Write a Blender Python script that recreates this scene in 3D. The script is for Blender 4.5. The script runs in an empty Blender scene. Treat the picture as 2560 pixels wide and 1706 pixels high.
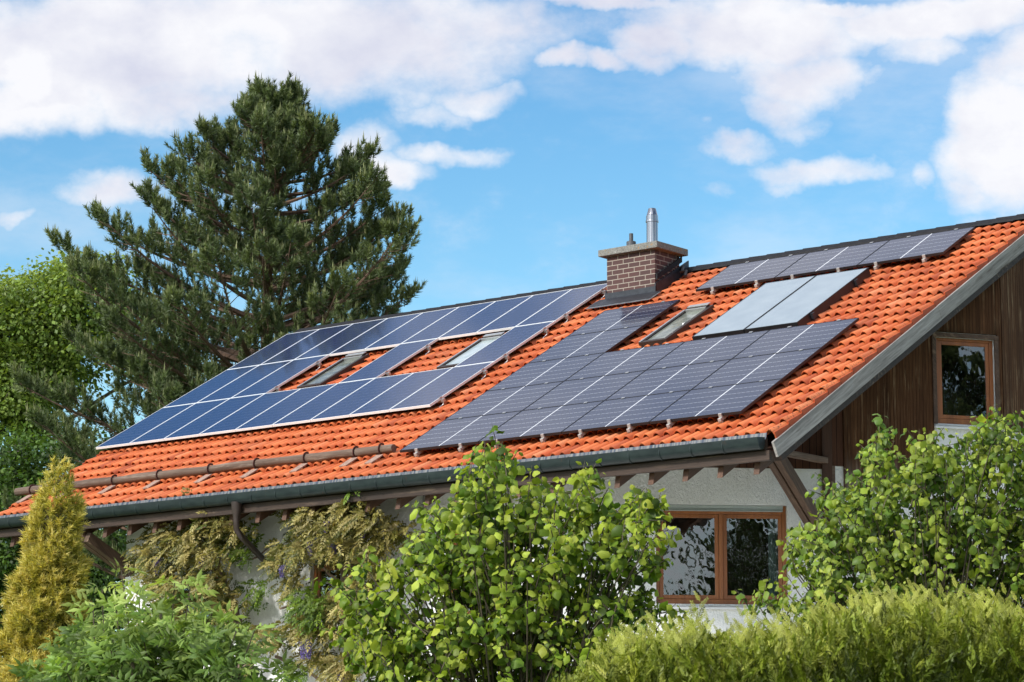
import bpy, math, random
import numpy as np
from mathutils import Matrix, Vector
rng = np.random.default_rng(7)
sc = bpy.context.scene
COL = sc.collection
R = math.radians
# ------------------------------------------------------------------ camera
F = 6608.945; YAW = -0.6902; PITCH = 0.1817; ROLL = 0.0041
C = np.array([40.6472, -35.8757, -1.0854]); SL = 0.5223; Z0 = 6.5
def _cam():
    cy, sy, cp, sp = math.cos(YAW), math.sin(YAW), math.cos(PITCH), math.sin(PITCH)
    fw = np.array([sy*cp, cy*cp, sp]); rt = np.array([cy, -sy, 0.0]); up = np.cross(rt, fw)
    c, s = math.cos(ROLL), math.sin(ROLL)
    return rt*c+up*s, -rt*s+up*c, fw
CR, CU, CF = _cam()
HR = np.array([CR[0], CR[1], 0]); HR /= np.linalg.norm(HR)
HF = np.array([CF[0], CF[1], 0]); HF /= np.linalg.norm(HF)
def ray(x, y): return CF + CR*(x-1280)/F + CU*(853-y)/F
def at(x, y, t): return C + ray(x, y)*t                       # point t metres away (along the view axis)
def atY(x, y, Y):
    d = ray(x, y); return C + d*(Y-C[1])/d[1]
def atplane(x, y, P0, N):
    d = ray(x, y); return C + d*((np.asarray(P0)-C)@N)/(d@N)
RN = np.array([0, -math.sin(SL), math.cos(SL)]); RV = np.array([0, math.cos(SL), math.sin(SL)]); RU = np.array([1.0, 0, 0])
RO = np.array([0, 0, Z0])
def roof(u, v, h=0.0): return RO + RU*u + RV*v + RN*h         # roof coordinates: along eave, up slope, off the plane
def onroof(x, y, h):
    d = ray(x, y); t = ((RO+RN*h-C)@RN)/(d@RN); P = C+d*t
    return P[0], (P-RO-RN*h)@RV
cam = bpy.data.cameras.new('camera'); co = bpy.data.objects.new('camera', cam); COL.objects.link(co)
co.matrix_world = Matrix(((CR[0], CU[0], -CF[0], C[0]), (CR[1], CU[1], -CF[1], C[1]), (CR[2], CU[2], -CF[2], C[2]), (0, 0, 0, 1)))
cam.sensor_width = 36; cam.lens = 36*F/2560; cam.clip_end = 5000; cam.clip_start = .5
cam.dof.use_dof = True; cam.dof.focus_distance = 44; cam.dof.aperture_fstop = 14
sc.camera = co
sc.view_settings.view_transform = 'Standard'; sc.view_settings.look = 'None'; sc.view_settings.gamma = 1
sc.view_settings.exposure = 0.5
# ------------------------------------------------------------------ node helpers
class NT:
    def __init__(s, tree):
        s.t = tree; s.n = tree.nodes; s.l = tree.links
        for x in list(s.n): s.n.remove(x)
    def _set(s, sock, v):
        if v is None: return
        if isinstance(v, bpy.types.NodeSocket): s.l.new(v, sock)
        else:
            if sock.type == 'RGBA' and len(v) == 3: v = (*v, 1)
            sock.default_value = v
    def node(s, typ, ins=None, **kw):
        nd = s.n.new(typ)
        for k, v in kw.items(): setattr(nd, k, v)
        for k, v in (ins or {}).items(): s._set(nd.inputs[k], v)
        return nd
    def m(s, op, a, b=None, c=None, clamp=False):
        nd = s.n.new('ShaderNodeMath'); nd.operation = op; nd.use_clamp = clamp
        for i, v in enumerate((a, b, c)):
            if v is not None: s._set(nd.inputs[i], v)
        return nd.outputs[0]
    def v(s, op, a, b=None, scale=None):
        nd = s.n.new('ShaderNodeVectorMath'); nd.operation = op
        s._set(nd.inputs[0], a)
        if b is not None: s._set(nd.inputs[1], b)
        if scale is not None: s._set(nd.inputs['Scale'], scale)
        return nd.outputs['Value'] if op in ('DOT_PRODUCT', 'LENGTH', 'DISTANCE') else nd.outputs[0]
    def mix(s, f, a, b, bt='MIX'):
        nd = s.n.new('ShaderNodeMix'); nd.data_type = 'RGBA'; nd.blend_type = bt
        s._set(nd.inputs[0], f); s._set(nd.inputs[6], a); s._set(nd.inputs[7], b)
        return nd.outputs[2]
    def rng(s, v, a, b, c=0.0, d=1.0, smooth=False):
        nd = s.n.new('ShaderNodeMapRange'); nd.interpolation_type = 'SMOOTHSTEP' if smooth else 'LINEAR'
        for i, x in enumerate((v, a, b, c, d)): s._set(nd.inputs[i], x)
        return nd.outputs[0]
    def noise(s, vec, scale, detail=3, rough=.5, out=0):
        nd = s.n.new('ShaderNodeTexNoise'); s._set(nd.inputs['Vector'], vec)
        s._set(nd.inputs['Scale'], scale); s._set(nd.inputs['Detail'], detail); s._set(nd.inputs['Roughness'], rough)
        return nd.outputs[out]
    def obj(s): return s.n.new('ShaderNodeTexCoord').outputs['Object']
    def xyz(s, v):
        nd = s.n.new('ShaderNodeSeparateXYZ'); s._set(nd.inputs[0], v); return nd.outputs
    def attr(s, name):
        nd = s.n.new('ShaderNodeAttribute'); nd.attribute_name = name; return nd.outputs['Fac']
    def bump(s, h, strength=.5, dist=.01):
        nd = s.n.new('ShaderNodeBump'); s._set(nd.inputs['Strength'], strength); s._set(nd.inputs['Distance'], dist)
        s._set(nd.inputs['Height'], h); return nd.outputs[0]
    def bsdf(s, **ins):
        nd = s.n.new('ShaderNodeBsdfPrincipled')
        for k, v in ins.items(): s._set(nd.inputs[k.replace('_', ' ')], v)
        return nd.outputs[0]
    def out(s, sh):
        o = s.n.new('ShaderNodeOutputMaterial'); s.l.new(sh, o.inputs[0])
MATS = {}
def mat(name):
    m = bpy.data.materials.new(name); m.use_nodes = True; MATS[name] = m
    return m, NT(m.node_tree)
# ------------------------------------------------------------------ materials
def simple(name, col, rough=.6, metal=0.0, nscale=8, namt=.25, spec=.5, bump=0, bscale=60):
    m, n = mat(name); o = n.obj()
    f = n.noise(o, nscale, 5, .6)
    c = n.mix(n.rng(f, .3, .7), [x*(1-namt) for x in col], [min(1, x*(1+namt)) for x in col])
    kw = dict(Base_Color=c, Roughness=rough, Metallic=metal, Specular_IOR_Level=spec)
    if bump: kw['Normal'] = n.bump(n.noise(o, bscale, 3), bump, .01)
    n.out(n.bsdf(**kw)); return m
def wood(name, c1, c2, axis, groove=0.0, gdir=(1, 0, 0), rough=.65, worn=None, spec=.4, weather=None, scale=1.0):
    """grain runs along `axis` (a vector in object space); optional board joints across gdir"""
    m, n = mat(name); o = n.obj()
    ax = np.array(axis, float); ax /= np.linalg.norm(ax)
    along = n.v('DOT_PRODUCT', o, tuple(ax))
    comp = n.v('SUBTRACT', o, n.v('SCALE', tuple(ax), scale=n.m('MULTIPLY', along, .94)))
    g = n.noise(comp, 38*scale, 5, .65)
    big = n.noise(comp, 6*scale, 3, .6)
    c = n.mix(n.rng(g, .32, .68), c1, c2)
    c = n.mix(n.rng(big, .35, .7, 0, .6), c, [x*.55 for x in c1])
    if worn:
        wv = n.noise(n.v('ADD', comp, (3.1, 5.2, 1.7)), 15*scale, 6, .7)
        spots = n.noise(o, 1.1, 3, .6)
        c = n.mix(n.m('MULTIPLY', n.rng(wv, .52, .66), n.rng(spots, .42, .62)), c, worn)
    h = g
    if weather:                                               # bleached by rain: (axis vec, from, to, colour)
        wd, a, b, wc = weather
        k = n.v('DOT_PRODUCT', o, wd)
        k = n.m('ADD', k, n.m('MULTIPLY', n.m('SUBTRACT', n.noise(comp, 9, 4, .7), .5), 1.6))
        c = n.mix(n.rng(k, a, b, 0, .8, True), c, wc)
    if groove:
        s = n.v('DOT_PRODUCT', o, tuple(gdir))
        cell = n.m('DIVIDE', s, groove)
        fr = n.m('FRACT', cell)
        line = n.m('LESS_THAN', fr, .11)
        wn = n.node('ShaderNodeTexWhiteNoise', {'W': n.m('FLOOR', cell)}, noise_dimensions='1D').outputs[0]
        c = n.mix(n.rng(wn, 0, 1, 0, .45), c, [x*.5 for x in c1])
        c = n.mix(n.m('MULTIPLY', line, .8), c, (.006, .004, .003))
        h = n.m('SUBTRACT', n.m('MULTIPLY', g, .25), n.m('MULTIPLY', line, 1.0))
    n.out(n.bsdf(Base_Color=c, Roughness=rough, Specular_IOR_Level=spec, Normal=n.bump(h, .5, .008)))
    return m
def make_materials():
    # clay roof tile: each tile its own shade (attribute rnd), lichen and soot spots
    m, n = mat('clay_tile'); o = n.obj(); r = n.attr('rnd')
    c = n.mix(n.rng(r, 0, 1), (.53, .124, .036), (.67, .195, .066))
    c = n.mix(n.rng(n.m('FRACT', n.m('MULTIPLY', r, 7.31)), .78, .95, 0, .55), c, (.40, .055, .016))
    c = n.mix(n.rng(n.noise(o, 9, 4, .6), .5, .75, 0, .5), c, (.36, .12, .06))
    q_ = n.m('FRACT', n.m('MULTIPLY', r, 23.7))
    c = n.mix(n.rng(q_, .80, 1.0, 0, .75), c, (.30, .060, .026))
    c = n.mix(n.rng(q_, .0, .14, .6, 0), c, (.66, .27, .13))
    c = n.mix(n.rng(n.noise(o, 1.3, 4, .6), .48, .72, 0, .45), c, (.33, .095, .045))
    edge = n.attr('wear')
    c = n.mix(n.m('MULTIPLY', n.rng(n.noise(o, 26, 5, .7), .52, .62), n.rng(edge, .2, 1, .1, .95)), c, (.045, .03, .022))
    c = n.mix(n.rng(n.noise(o, 70, 2, .5), .66, .72, 0, .7), c, (.10, .06, .04))
    n.out(n.bsdf(Base_Color=c, Roughness=n.rng(n.noise(o, 30, 2), .3, .7, .55, .8), Specular_IOR_Level=.35, Normal=n.bump(n.noise(o, 120, 3), .25, .004)))
    simple('clay_verge', (.47, .085, .024), .7, nscale=5, namt=.25, bump=.3)
    simple('black_ridge', (.009, .009, .011), .7, nscale=12, namt=.5, spec=.25, bump=.3)
    # stucco
    m, n = mat('white_stucco'); o = n.obj()
    st = n.v('MULTIPLY', o, (1, 1, .55))
    h = n.m('ADD', n.noise(st, 30, 4, .6), n.m('MULTIPLY', n.noise(st, 75, 2, .6), .5))
    c = n.mix(n.rng(n.noise(o, 1.2, 4, .6), .35, .7, 0, 1), (.88, .88, .86), (.80, .80, .77))
    c = n.mix(n.rng(n.noise(n.v('MULTIPLY', o, (9, 9, .5)), 1, 4, .6), .58, .8, 0, .35), c, (.42, .41, .37))
    n.out(n.bsdf(Base_Color=c, Roughness=.95, Specular_IOR_Level=.2, Normal=n.bump(h, 1.0, .035)))
    # brick with wrapped uv
    m, n = mat('chimney_brick'); uv = n.n.new('ShaderNodeTexCoord').outputs['UV']; o = n.obj()
    b = n.node('ShaderNodeTexBrick', {'Vector': uv, 'Color1': (.078, .027, .022), 'Color2': (.052, .021, .019), 'Mortar': (.31, .27, .22), 'Scale': 1.0, 'Mortar Size': .0075, 'Mortar Smooth': .1, 'Bias': 0.0, 'Brick Width': .27, 'Row Height': .0975}, offset=.5)
    c = n.mix(n.rng(n.noise(o, 22, 4, .6), .35, .75, 0, .5), b.outputs[0], n.mix(.5, b.outputs[0], (.03, .02, .02)))
    n.out(n.bsdf(Base_Color=c, Roughness=.75, Normal=n.bump(b.outputs['Fac'], -.6, .012)))
    # concrete cap with lichen
    m, n = mat('lichen_concrete'); o = n.obj()
    c = n.mix(n.rng(n.noise(o, 45, 5, .7), .35, .65), (.10, .097, .085), (.24, .235, .212))
    c = n.mix(n.rng(n.noise(o, 11, 3, .5), .66, .71), c, (.30, .16, .05))
    c = n.mix(n.rng(n.noise(n.v('ADD', o, (5, 3, 2)), 16, 3, .5), .68, .72), c, (.5, .5, .46))
    n.out(n.bsdf(Base_Color=c, Roughness=.9, Normal=n.bump(n.noise(o, 60, 4), .6, .01)))
    m, n = mat('stainless_steel'); o = n.obj()
    n.out(n.bsdf(Base_Color=n.mix(n.rng(n.noise(n.v('MULTIPLY', o, (26, 26, .6)), 1, 3), .35, .65), (.22, .23, .25), (.55, .56, .58)), Metallic=1.0, Roughness=.24))  # vertical streaks in the colour imitate bright and dark reflections
    simple('grey_plastic_pipe', (.06, .062, .068), .5)
    simple('dark_sheet_metal', (.028, .031, .038), .42, .35, 6, .4)
    simple('zinc_sheet', (.20, .21, .22), .45, .6, 6, .3)
    simple('aluminium', (.50, .50, .50), .38, .75, 20, .15)
    simple('dull_aluminium', (.42, .40, .38), .5, .35, 25, .3)
    simple('dusty_plate', (.30, .20, .155), .85, 0, 25, .4, spec=.2)
    simple('black_frame', (.010, .010, .012), .45)
    simple('white_aluminium', (.72, .73, .73), .4, .0, 10, .06)
    simple('shutter_aluminium', (.36, .40, .38), .4, .2, 10, .06)
    simple('white_collector_plate', (.30, .35, .38), .5)
    simple('rusty_iron', (.085, .036, .028), .7, .2, 30, .5, bump=.4)
    simple('thin_wire_metal', (.30, .29, .28), .45, .7)
    simple('cable_sheath', (.55, .53, .48), .6)
    simple('dark_brown_paint', (.028, .017, .013), .45)
    simple('window_black', (.01, .01, .011), .5)
    simple('curtain_cloth', (.30, .42, .40), .9)
    simple('unlit_room', (.012, .011, .010), .9)  # near-black colour stands in for the shade inside the rooms
    m, n = mat('drip_strip'); o = n.obj()
    x = n.xyz(o)[0]
    f = n.noise(n.node('ShaderNodeCombineXYZ', {'X': n.m('MULTIPLY', x, 5.0)}).outputs[0], 3.0, 2, .6)
    n.out(n.bsdf(Base_Color=n.mix(n.rng(f, .42, .58), (.03, .045, .07), (.17, .17, .16)), Metallic=.4, Roughness=.4))  # stripes paint a broken light and dark reflection into the metal colour
    m, n = mat('gutter_copper'); o = n.obj()
    c = n.mix(n.rng(n.noise(n.v('MULTIPLY', o, (3, 8, 8)), 1.2, 5, .65), .35, .7), (.008, .014, .015), (.020, .031, .029))
    c = n.mix(n.rng(n.noise(n.v('MULTIPLY', o, (6, 6, 2)), 1.4, 4, .7), .66, .76, 0, .7), c, (.09, .035, .016))
    n.out(n.bsdf(Base_Color=c, Metallic=.2, Roughness=.42, Specular_IOR_Level=.35))
    ax = tuple(RV)
    wood('weathered_barge', (.25, .232, .215), (.48, .45, .42), ax, rough=.95, worn=(.085, .062, .042), spec=.08, scale=.9)
    wood('weathered_log', (.085, .052, .036), (.19, .135, .10), (1, 0, 0), rough=.85, worn=(.34, .29, .24))
    wood('beam_along', (.024, .013, .008), (.052, .029, .018), (1, 0, 0), worn=(.16, .11, .07))
    wood('rafter_wood', (.070, .032, .018), (.14, .07, .04), ax)
    wood('tie_wood', (.095, .055, .034), (.19, .125, .085), (0, 1, 0), worn=(.26, .2, .15))
    wood('brace_wood', (.060, .033, .020), (.135, .080, .050), (0, 1, -1), worn=(.24, .16, .10))
    wood('dark_post', (.060, .027, .015), (.11, .05, .027), (0, 0, 1))
    wood('soffit_boards', (.045, .020, .012), (.085, .04, .022), (1, 0, 0), groove=.14, gdir=ax)
    wood('window_timber', (.27, .085, .022), (.36, .13, .038), (0, 0, 1), rough=.4, spec=.5)
    # pv cells
    m, n = mat('poly_cells'); x, y, z = n.xyz(n.obj())
    def line(co, pitch, w): return n.m('LESS_THAN', n.m('ABSOLUTE', n.m('SUBTRACT', n.m('FRACT', n.m('ADD', n.m('DIVIDE', co, pitch), .5)), .5)), w/pitch/2)
    gx, gy = line(x, .95/6, .006), line(y, 2.05/12, .010)
    by = line(y, 2.05/36, .004)
    vor = n.node('ShaderNodeTexVoronoi', {'Vector': n.obj(), 'Scale': 28.0}).outputs['Color']
    c = n.mix(n.rng(n.xyz(vor)[0], 0, 1), (.008, .015, .048), (.015, .028, .085))
    c = n.mix(n.m('MULTIPLY', by, .40), c, (.20, .22, .30))
    c = n.mix(n.m('MULTIPLY', n.m('MAXIMUM', gx, gy), .36), c, (.26, .29, .38))
    n.out(n.bsdf(Base_Color=c, Roughness=.07, Specular_IOR_Level=.72, IOR=1.5, Coat_Weight=.0))
    m, n = mat('mono_cells'); x, y, z = n.xyz(n.obj())
    W, H = 1.787, 1.346
    gy = line(y, H/6, .010); bx = line(x, W/40, .006)
    mid = n.m('LESS_THAN', n.m('ABSOLUTE', n.m('SUBTRACT', x, W/2)), .011)
    dash = n.m('GREATER_THAN', n.m('FRACT', n.m('DIVIDE', x, W/20)), .22)
    c = n.mix(n.m('MULTIPLY', bx, .5), (.015, .020, .046), (.17, .19, .25))
    c = n.mix(n.m('MULTIPLY', gy, n.rng(dash, 0, 1, .15, .8)), c, (.42, .44, .48))
    c = n.mix(mid, c, (.66, .67, .69))
    n.out(n.bsdf(Base_Color=c, Roughness=.09, Specular_IOR_Level=.50, IOR=1.5))
    m, n = mat('collector_glass'); o = n.obj()
    n.out(n.bsdf(Base_Color=n.mix(n.rng(n.noise(o, 2.0, 3), .3, .7), (.20, .25, .29), (.25, .30, .335)), Roughness=.25, Specular_IOR_Level=.6))
    # window glass: fresnel mirror over clear, slightly wavy
    m, n = mat('window_glass'); o = n.obj()
    nm = n.bump(n.noise(n.v('MULTIPLY', o, (1, 1, .8)), 1.5, 3, .5), .5, .012)
    fr = n.node('ShaderNodeFresnel', {'IOR': 1.75}).outputs[0]
    gl = n.node('ShaderNodeBsdfGlossy', {'Color': (.95, .97, 1), 'Roughness': .01, 'Normal': nm}).outputs[0]
    tr = n.node('ShaderNodeBsdfTransparent', {'Color': (.75, .78, .76)}).outputs[0]
    mx = n.node('ShaderNodeMixShader'); n._set(mx.inputs[0], n.m('MINIMUM', n.m('MULTIPLY', fr, 2.3), 1.0)); n._set(mx.inputs[1], tr); n._set(mx.inputs[2], gl)
    n.out(mx.outputs[0])
    m, n = mat('skylight_glass'); o = n.obj()
    n.out(n.bsdf(Base_Color=n.mix(n.rng(n.noise(o, 5, 3), .35, .65), (.09, .10, .085), (.20, .21, .18)), Roughness=.06, Specular_IOR_Level=.8, Normal=n.bump(n.noise(o, 4, 2), .2, .02)))
    m, n = mat('skylight_blind'); o = n.obj()
    n.out(n.bsdf(Base_Color=n.mix(n.rng(n.noise(o, 5, 3), .35, .65), (.30, .36, .37), (.38, .43, .44)), Roughness=.12, Specular_IOR_Level=.6))
    # plants
    def leaf(name, cols, trans=.35, rough=.5, spec=.35, tcol=None):
        """cols: list of colours run through by the per-leaf attribute age (0 old .. 1 young); rnd varies it"""
        m, n = mat(name); a = n.attr('age'); r = n.attr('rnd')
        k = n.m('ADD', a, n.m('MULTIPLY', n.m('SUBTRACT', r, .5), .5), clamp=True)
        c = cols[0]
        for i in range(1, len(cols)):
            c = n.mix(n.rng(k, (i-1)/(len(cols)-1), i/(len(cols)-1)), c, cols[i])
        hsv = n.node('ShaderNodeHueSaturation', {'Hue': n.rng(r, 0, 1, .485, .515), 'Saturation': 1.0, 'Value': n.rng(n.m('FRACT', n.m('MULTIPLY', r, 9.7)), 0, 1, .62, 1.32), 'Color': c}).outputs[0]
        p = n.bsdf(Base_Color=hsv, Roughness=rough, Specular_IOR_Level=spec)
        if not trans: n.out(p); return
        tc = n.mix(1.0, hsv, tcol or (1.25, 1.25, .55), 'MULTIPLY')
        t = n.node('ShaderNodeBsdfTranslucent', {'Color': tc}).outputs[0]
        mx = n.node('ShaderNodeMixShader', {0: trans}); n.l.new(p, mx.inputs[1]); n.l.new(t, mx.inputs[2])
        n.out(mx.outputs[0])
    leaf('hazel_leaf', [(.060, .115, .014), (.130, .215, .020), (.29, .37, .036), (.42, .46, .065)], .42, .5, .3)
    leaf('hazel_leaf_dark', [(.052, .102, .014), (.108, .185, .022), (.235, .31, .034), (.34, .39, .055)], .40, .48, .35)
    leaf('elder_leaf', [(.10, .165, .035), (.20, .30, .060), (.36, .46, .11), (.48, .51, .17)], .48)
    leaf('wisteria_leaf', [(.045, .080, .013), (.120, .132, .025), (.245, .205, .050), (.38, .31, .12)], .35, .5, .4, (1.2, 1.1, .5))
    leaf('wisteria_green', [(.030, .065, .012), (.085, .15, .018), (.19, .27, .03)], .4)
    leaf('wisteria_flower', [(.12, .085, .26), (.24, .19, .40)], .3, tcol=(1, 1, 1.2))
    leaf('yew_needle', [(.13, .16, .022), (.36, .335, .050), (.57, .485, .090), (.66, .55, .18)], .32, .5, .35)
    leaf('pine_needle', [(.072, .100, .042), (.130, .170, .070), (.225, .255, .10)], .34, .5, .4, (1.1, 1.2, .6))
    leaf('pine_candle', [(.13, .15, .055), (.21, .22, .09)], .15)
    leaf('broad_leaf', [(.090, .145, .030), (.19, .27, .052), (.34, .41, .09)], .4)
    leaf('broad_leaf_dark', [(.030, .062, .014), (.060, .115, .020), (.12, .20, .03)], .35)
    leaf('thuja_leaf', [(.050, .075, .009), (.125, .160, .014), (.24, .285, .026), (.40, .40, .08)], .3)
    for nm, c1, c2 in (('pine_bark', (.07, .045, .032), (.19, .115, .075)), ('grey_bark', (.06, .05, .04), (.15, .12, .10)), ('vine_bark', (.10, .065, .045), (.24, .17, .125)), ('twig_bark', (.05, .04, .025), (.10, .08, .05))):
        m, n = mat(nm); o = n.obj()
        f = n.noise(n.v('MULTIPLY', o, (1, 1, .25)), 22, 5, .7)
        n.out(n.bsdf(Base_Color=n.mix(n.rng(f, .35, .65), c1, c2), Roughness=.9, Normal=n.bump(f, .8, .02)))
    simple('pale_bounce_paving', (.68, .66, .62), .85, nscale=3, namt=.15, bump=.2)
    m, n = mat('meadow_grass'); o = n.obj()
    c = n.mix(n.rng(n.noise(o, .6, 6, .7), .35, .65), (.06, .095, .022), (.12, .165, .04))
    n.out(n.bsdf(Base_Color=c, Roughness=.95, Normal=n.bump(n.noise(o, 14, 5, .7), .8, .05)))
make_materials()
# ------------------------------------------------------------------ mesh helpers
def tag(o, label=None, cat=None, group=None, kind=None):
    if label: o['label'] = label
    if cat: o['category'] = cat
    if group: o['group'] = group
    if kind: o['kind'] = kind
    return o
def empty(name, loc=(0, 0, 0)):
    o = bpy.data.objects.new(name, None); o.empty_display_size = .3; COL.objects.link(o); o.location = loc; return o
def link(name, me, m, parent=None):
    o = bpy.data.objects.new(name, me); COL.objects.link(o)
    me.materials.append(MATS[m] if isinstance(m, str) else m)
    if parent is not None: o.parent = parent
    return o
def npmesh(name, V, Fs, m, parent=None, attrs=None, smooth=False, off=None):
    V = np.asarray(V, np.float32); Fs = [np.asarray(f, np.int32) for f in (Fs if isinstance(Fs, list) else [Fs])]
    if off is not None: V = V - np.asarray(off, np.float32)
    me = bpy.data.meshes.new(name)
    me.vertices.add(len(V)); me.vertices.foreach_set('co', V.ravel())
    li = np.concatenate([f.ravel() for f in Fs]); cnt = np.concatenate([np.full(len(f), f.shape[1], np.int32) for f in Fs])
    st = np.concatenate([[0], np.cumsum(cnt)[:-1]]).astype(np.int32)
    me.loops.add(len(li)); me.loops.foreach_set('vertex_index', li)
    me.polygons.add(len(cnt)); me.polygons.foreach_set('loop_start', st)
    try: me.polygons.foreach_set('loop_total', cnt)
    except Exception: pass
    if smooth: me.polygons.foreach_set('use_smooth', np.ones(len(cnt), bool))
    me.update(calc_edges=True)
    for k, a in (attrs or {}).items():
        at_ = me.attributes.new(k, 'FLOAT', 'POINT'); at_.data.foreach_set('value', np.asarray(a, np.float32))
    me.validate()
    return link(name, me, m, parent)
class MB:
    """collects shapes into one mesh"""
    def __init__(s): s.v = []; s.f = []
    def add(s, vs, fs):
        b = len(s.v); s.v += [tuple(map(float, p)) for p in vs]; s.f += [tuple(i+b for i in f) for f in fs]; return s
    def box(s, o, a, b, c):
        """corner o and three edge vectors"""
        o, a, b, c = (np.asarray(x, float) for x in (o, a, b, c))
        if np.cross(a, b) @ c < 0: a, b = b, a
        vs = [o, o+a, o+a+b, o+b, o+c, o+a+c, o+a+b+c, o+b+c]
        return s.add(vs, [(0, 3, 2, 1), (4, 5, 6, 7), (0, 1, 5, 4), (1, 2, 6, 5), (2, 3, 7, 6), (3, 0, 4, 7)])
    def aabb(s, p, q): 
        p = np.asarray(p, float); q = np.asarray(q, float); d = q-p
        return s.box(p, (d[0], 0, 0), (0, d[1], 0), (0, 0, d[2]))
    def beam(s, p, q, w, h, up=(0, 0, 1)):
        """bar from p to q, w wide and h high, centred"""
        p, q = np.asarray(p, float), np.asarray(q, float); d = q-p; x = d/np.linalg.norm(d)
        y = np.cross(up, x); y /= np.linalg.norm(y); z = np.cross(x, y)
        return s.box(p-y*w/2-z*h/2, d, y*w, z*h)
    def tube(s, pts, rad, n=8, cap=True):
        pts = [np.asarray(p, float) for p in pts]; rad = np.broadcast_to(rad, len(pts))
        ring = []; nrm = None; vs = []
        for i, p in enumerate(pts):
            t = pts[min(i+1, len(pts)-1)]-pts[max(i-1, 0)]; t /= np.linalg.norm(t)+1e-9
            if nrm is None: nrm = np.cross(t, (0, 0, 1.0) if abs(t[2]) < .9 else (1.0, 0, 0))
            nrm = nrm - t*(nrm@t); nrm /= np.linalg.norm(nrm)+1e-9; b = np.cross(t, nrm)
            vs += [p+(nrm*math.cos(2*math.pi*k/n)+b*math.sin(2*math.pi*k/n))*rad[i] for k in range(n)]
        fs = [(i*n+k, i*n+(k+1) % n, (i+1)*n+(k+1) % n, (i+1)*n+k) for i in range(len(pts)-1) for k in range(n)]
        if cap: fs += [tuple(range(n))[::-1], tuple((len(pts)-1)*n+k for k in range(n))]
        return s.add(vs, fs)
    def lathe(s, c, prof, n=24):
        """prof: (radius, z) list, around a vertical axis through c"""
        vs = [(c[0]+r*math.cos(2*math.pi*k/n), c[1]+r*math.sin(2*math.pi*k/n), c[2]+z) for r, z in prof for k in range(n)]
        fs = [(i*n+k, i*n+(k+1) % n, (i+1)*n+(k+1) % n, (i+1)*n+k) for i in range(len(prof)-1) for k in range(n)]
        fs += [tuple(range(n))[::-1], tuple((len(prof)-1)*n+k for k in range(n))]
        return s.add(vs, fs)
    def build(s, name, m, parent=None, bevel=0, smooth=False, off=None):
        v = s.v if off is None else [tuple(np.asarray(p)-off) for p in s.v]
        me = bpy.data.meshes.new(name); me.from_pydata(v, [], s.f); me.validate()
        if smooth:
            for p in me.polygons: p.use_smooth = True
        o = link(name, me, m, parent)
        if bevel:
            b = o.modifiers.new('bevel', 'BEVEL'); b.width = bevel; b.segments = 2; b.limit_method = 'ANGLE'
        if smooth:
            try: me.set_sharp_from_angle(angle=R(40))
            except Exception: pass
        return o
# ================================================================== HOUSE
house = empty('detached_house')
tag(house, 'white stucco house under a long orange tiled roof with brown wooden gable', 'house')
V0, V1, U0, U1 = -3.03, 6.92, -0.03, 18.30
def tiles():
    w, L = .2005, .43; nc = int(round((U1-U0)/w)); w = (U1-U0)/nc; nr = 23
    s = np.array([0, .12, .25, .31, .35, .42, .53, .65, .77, .88, .96, 1.02]); ns = len(s)
    pr = np.where(s < .31, -.003*np.sin(np.pi*s/.31), 0.074*np.sin(np.pi*np.clip((s-.31)/.71, 0, 1))**.66)
    ii, jj = np.meshgrid(np.arange(nc), np.arange(nr), indexing='ij'); ii = ii.ravel(); jj = jj.ravel(); n = len(ii)
    v0 = V0+jj*L+rng.normal(0, .005, n); du = rng.normal(0, .003, n); dh = rng.normal(0, .0025, n); tw = rng.normal(0, .006, n)
    rows = [(0.0, -.017), (0.0, 0.0), (.012, .003), (.24, 0), (.50, 0)]
    V = np.zeros((n, len(rows), ns, 3)); lift = .026+.036*np.clip((s-.29)/.1, 0, 1)*np.clip((1.06-s)/.1, .2, 1)
    for k, (dv, dz) in enumerate(rows):
        u = U0+ii[:, None]*w+s[None]*w+du[:, None]+(tw*dv)[:, None]
        h = -.236+pr[None]+lift[None]*(1-dv/L)+dz+dh[:, None]+0*u
        P = RO+RU*u[..., None]+RV*(v0+dv)[:, None, None]+RN*h[..., None]
        V[:, k] = P
    idx = np.arange(n*len(rows)*ns).reshape(n, len(rows), ns)
    q = np.stack([idx[:, :-1, :-1], idx[:, :-1, 1:], idx[:, 1:, 1:], idx[:, 1:, :-1]], -1).reshape(-1, 4)
    r = np.repeat(rng.random(n), len(rows)*ns)
    wear = np.where(ii == nc-1, np.clip(1.0-.06*jj, .3, 1), np.where(ii == 0, .4, .06*rng.random(n)))
    wear = np.repeat(wear, len(rows)*ns).reshape(n, len(rows), ns).copy()
    wear[:, :2] += .25
    o = npmesh('roof', V.reshape(-1, 3), q, 'clay_tile', house, {'rnd': r, 'wear': wear.ravel()}, smooth=True)
    o.data.set_sharp_from_angle(angle=R(50))
    return nr, L
nr, TL = tiles()
# verge tiles: turned-down flaps, one per course
for side, uu in ((1, U1), (-1, U0)):
    mb = MB()
    for j in range(nr):
        v = V0+j*TL+.01; L = TL+.02
        t = .024; x0 = uu if side > 0 else uu-t
        for a, b in ((v, v+L),):
            p = roof(x0, a, -.325+.0); q = roof(x0, b, -.355)
            mb.box(p, RU*t, RV*(b-a)+RN*(-.046), RN*.165)
    mb.build('verge_tile', 'clay_verge', house, bevel=.004)
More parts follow.
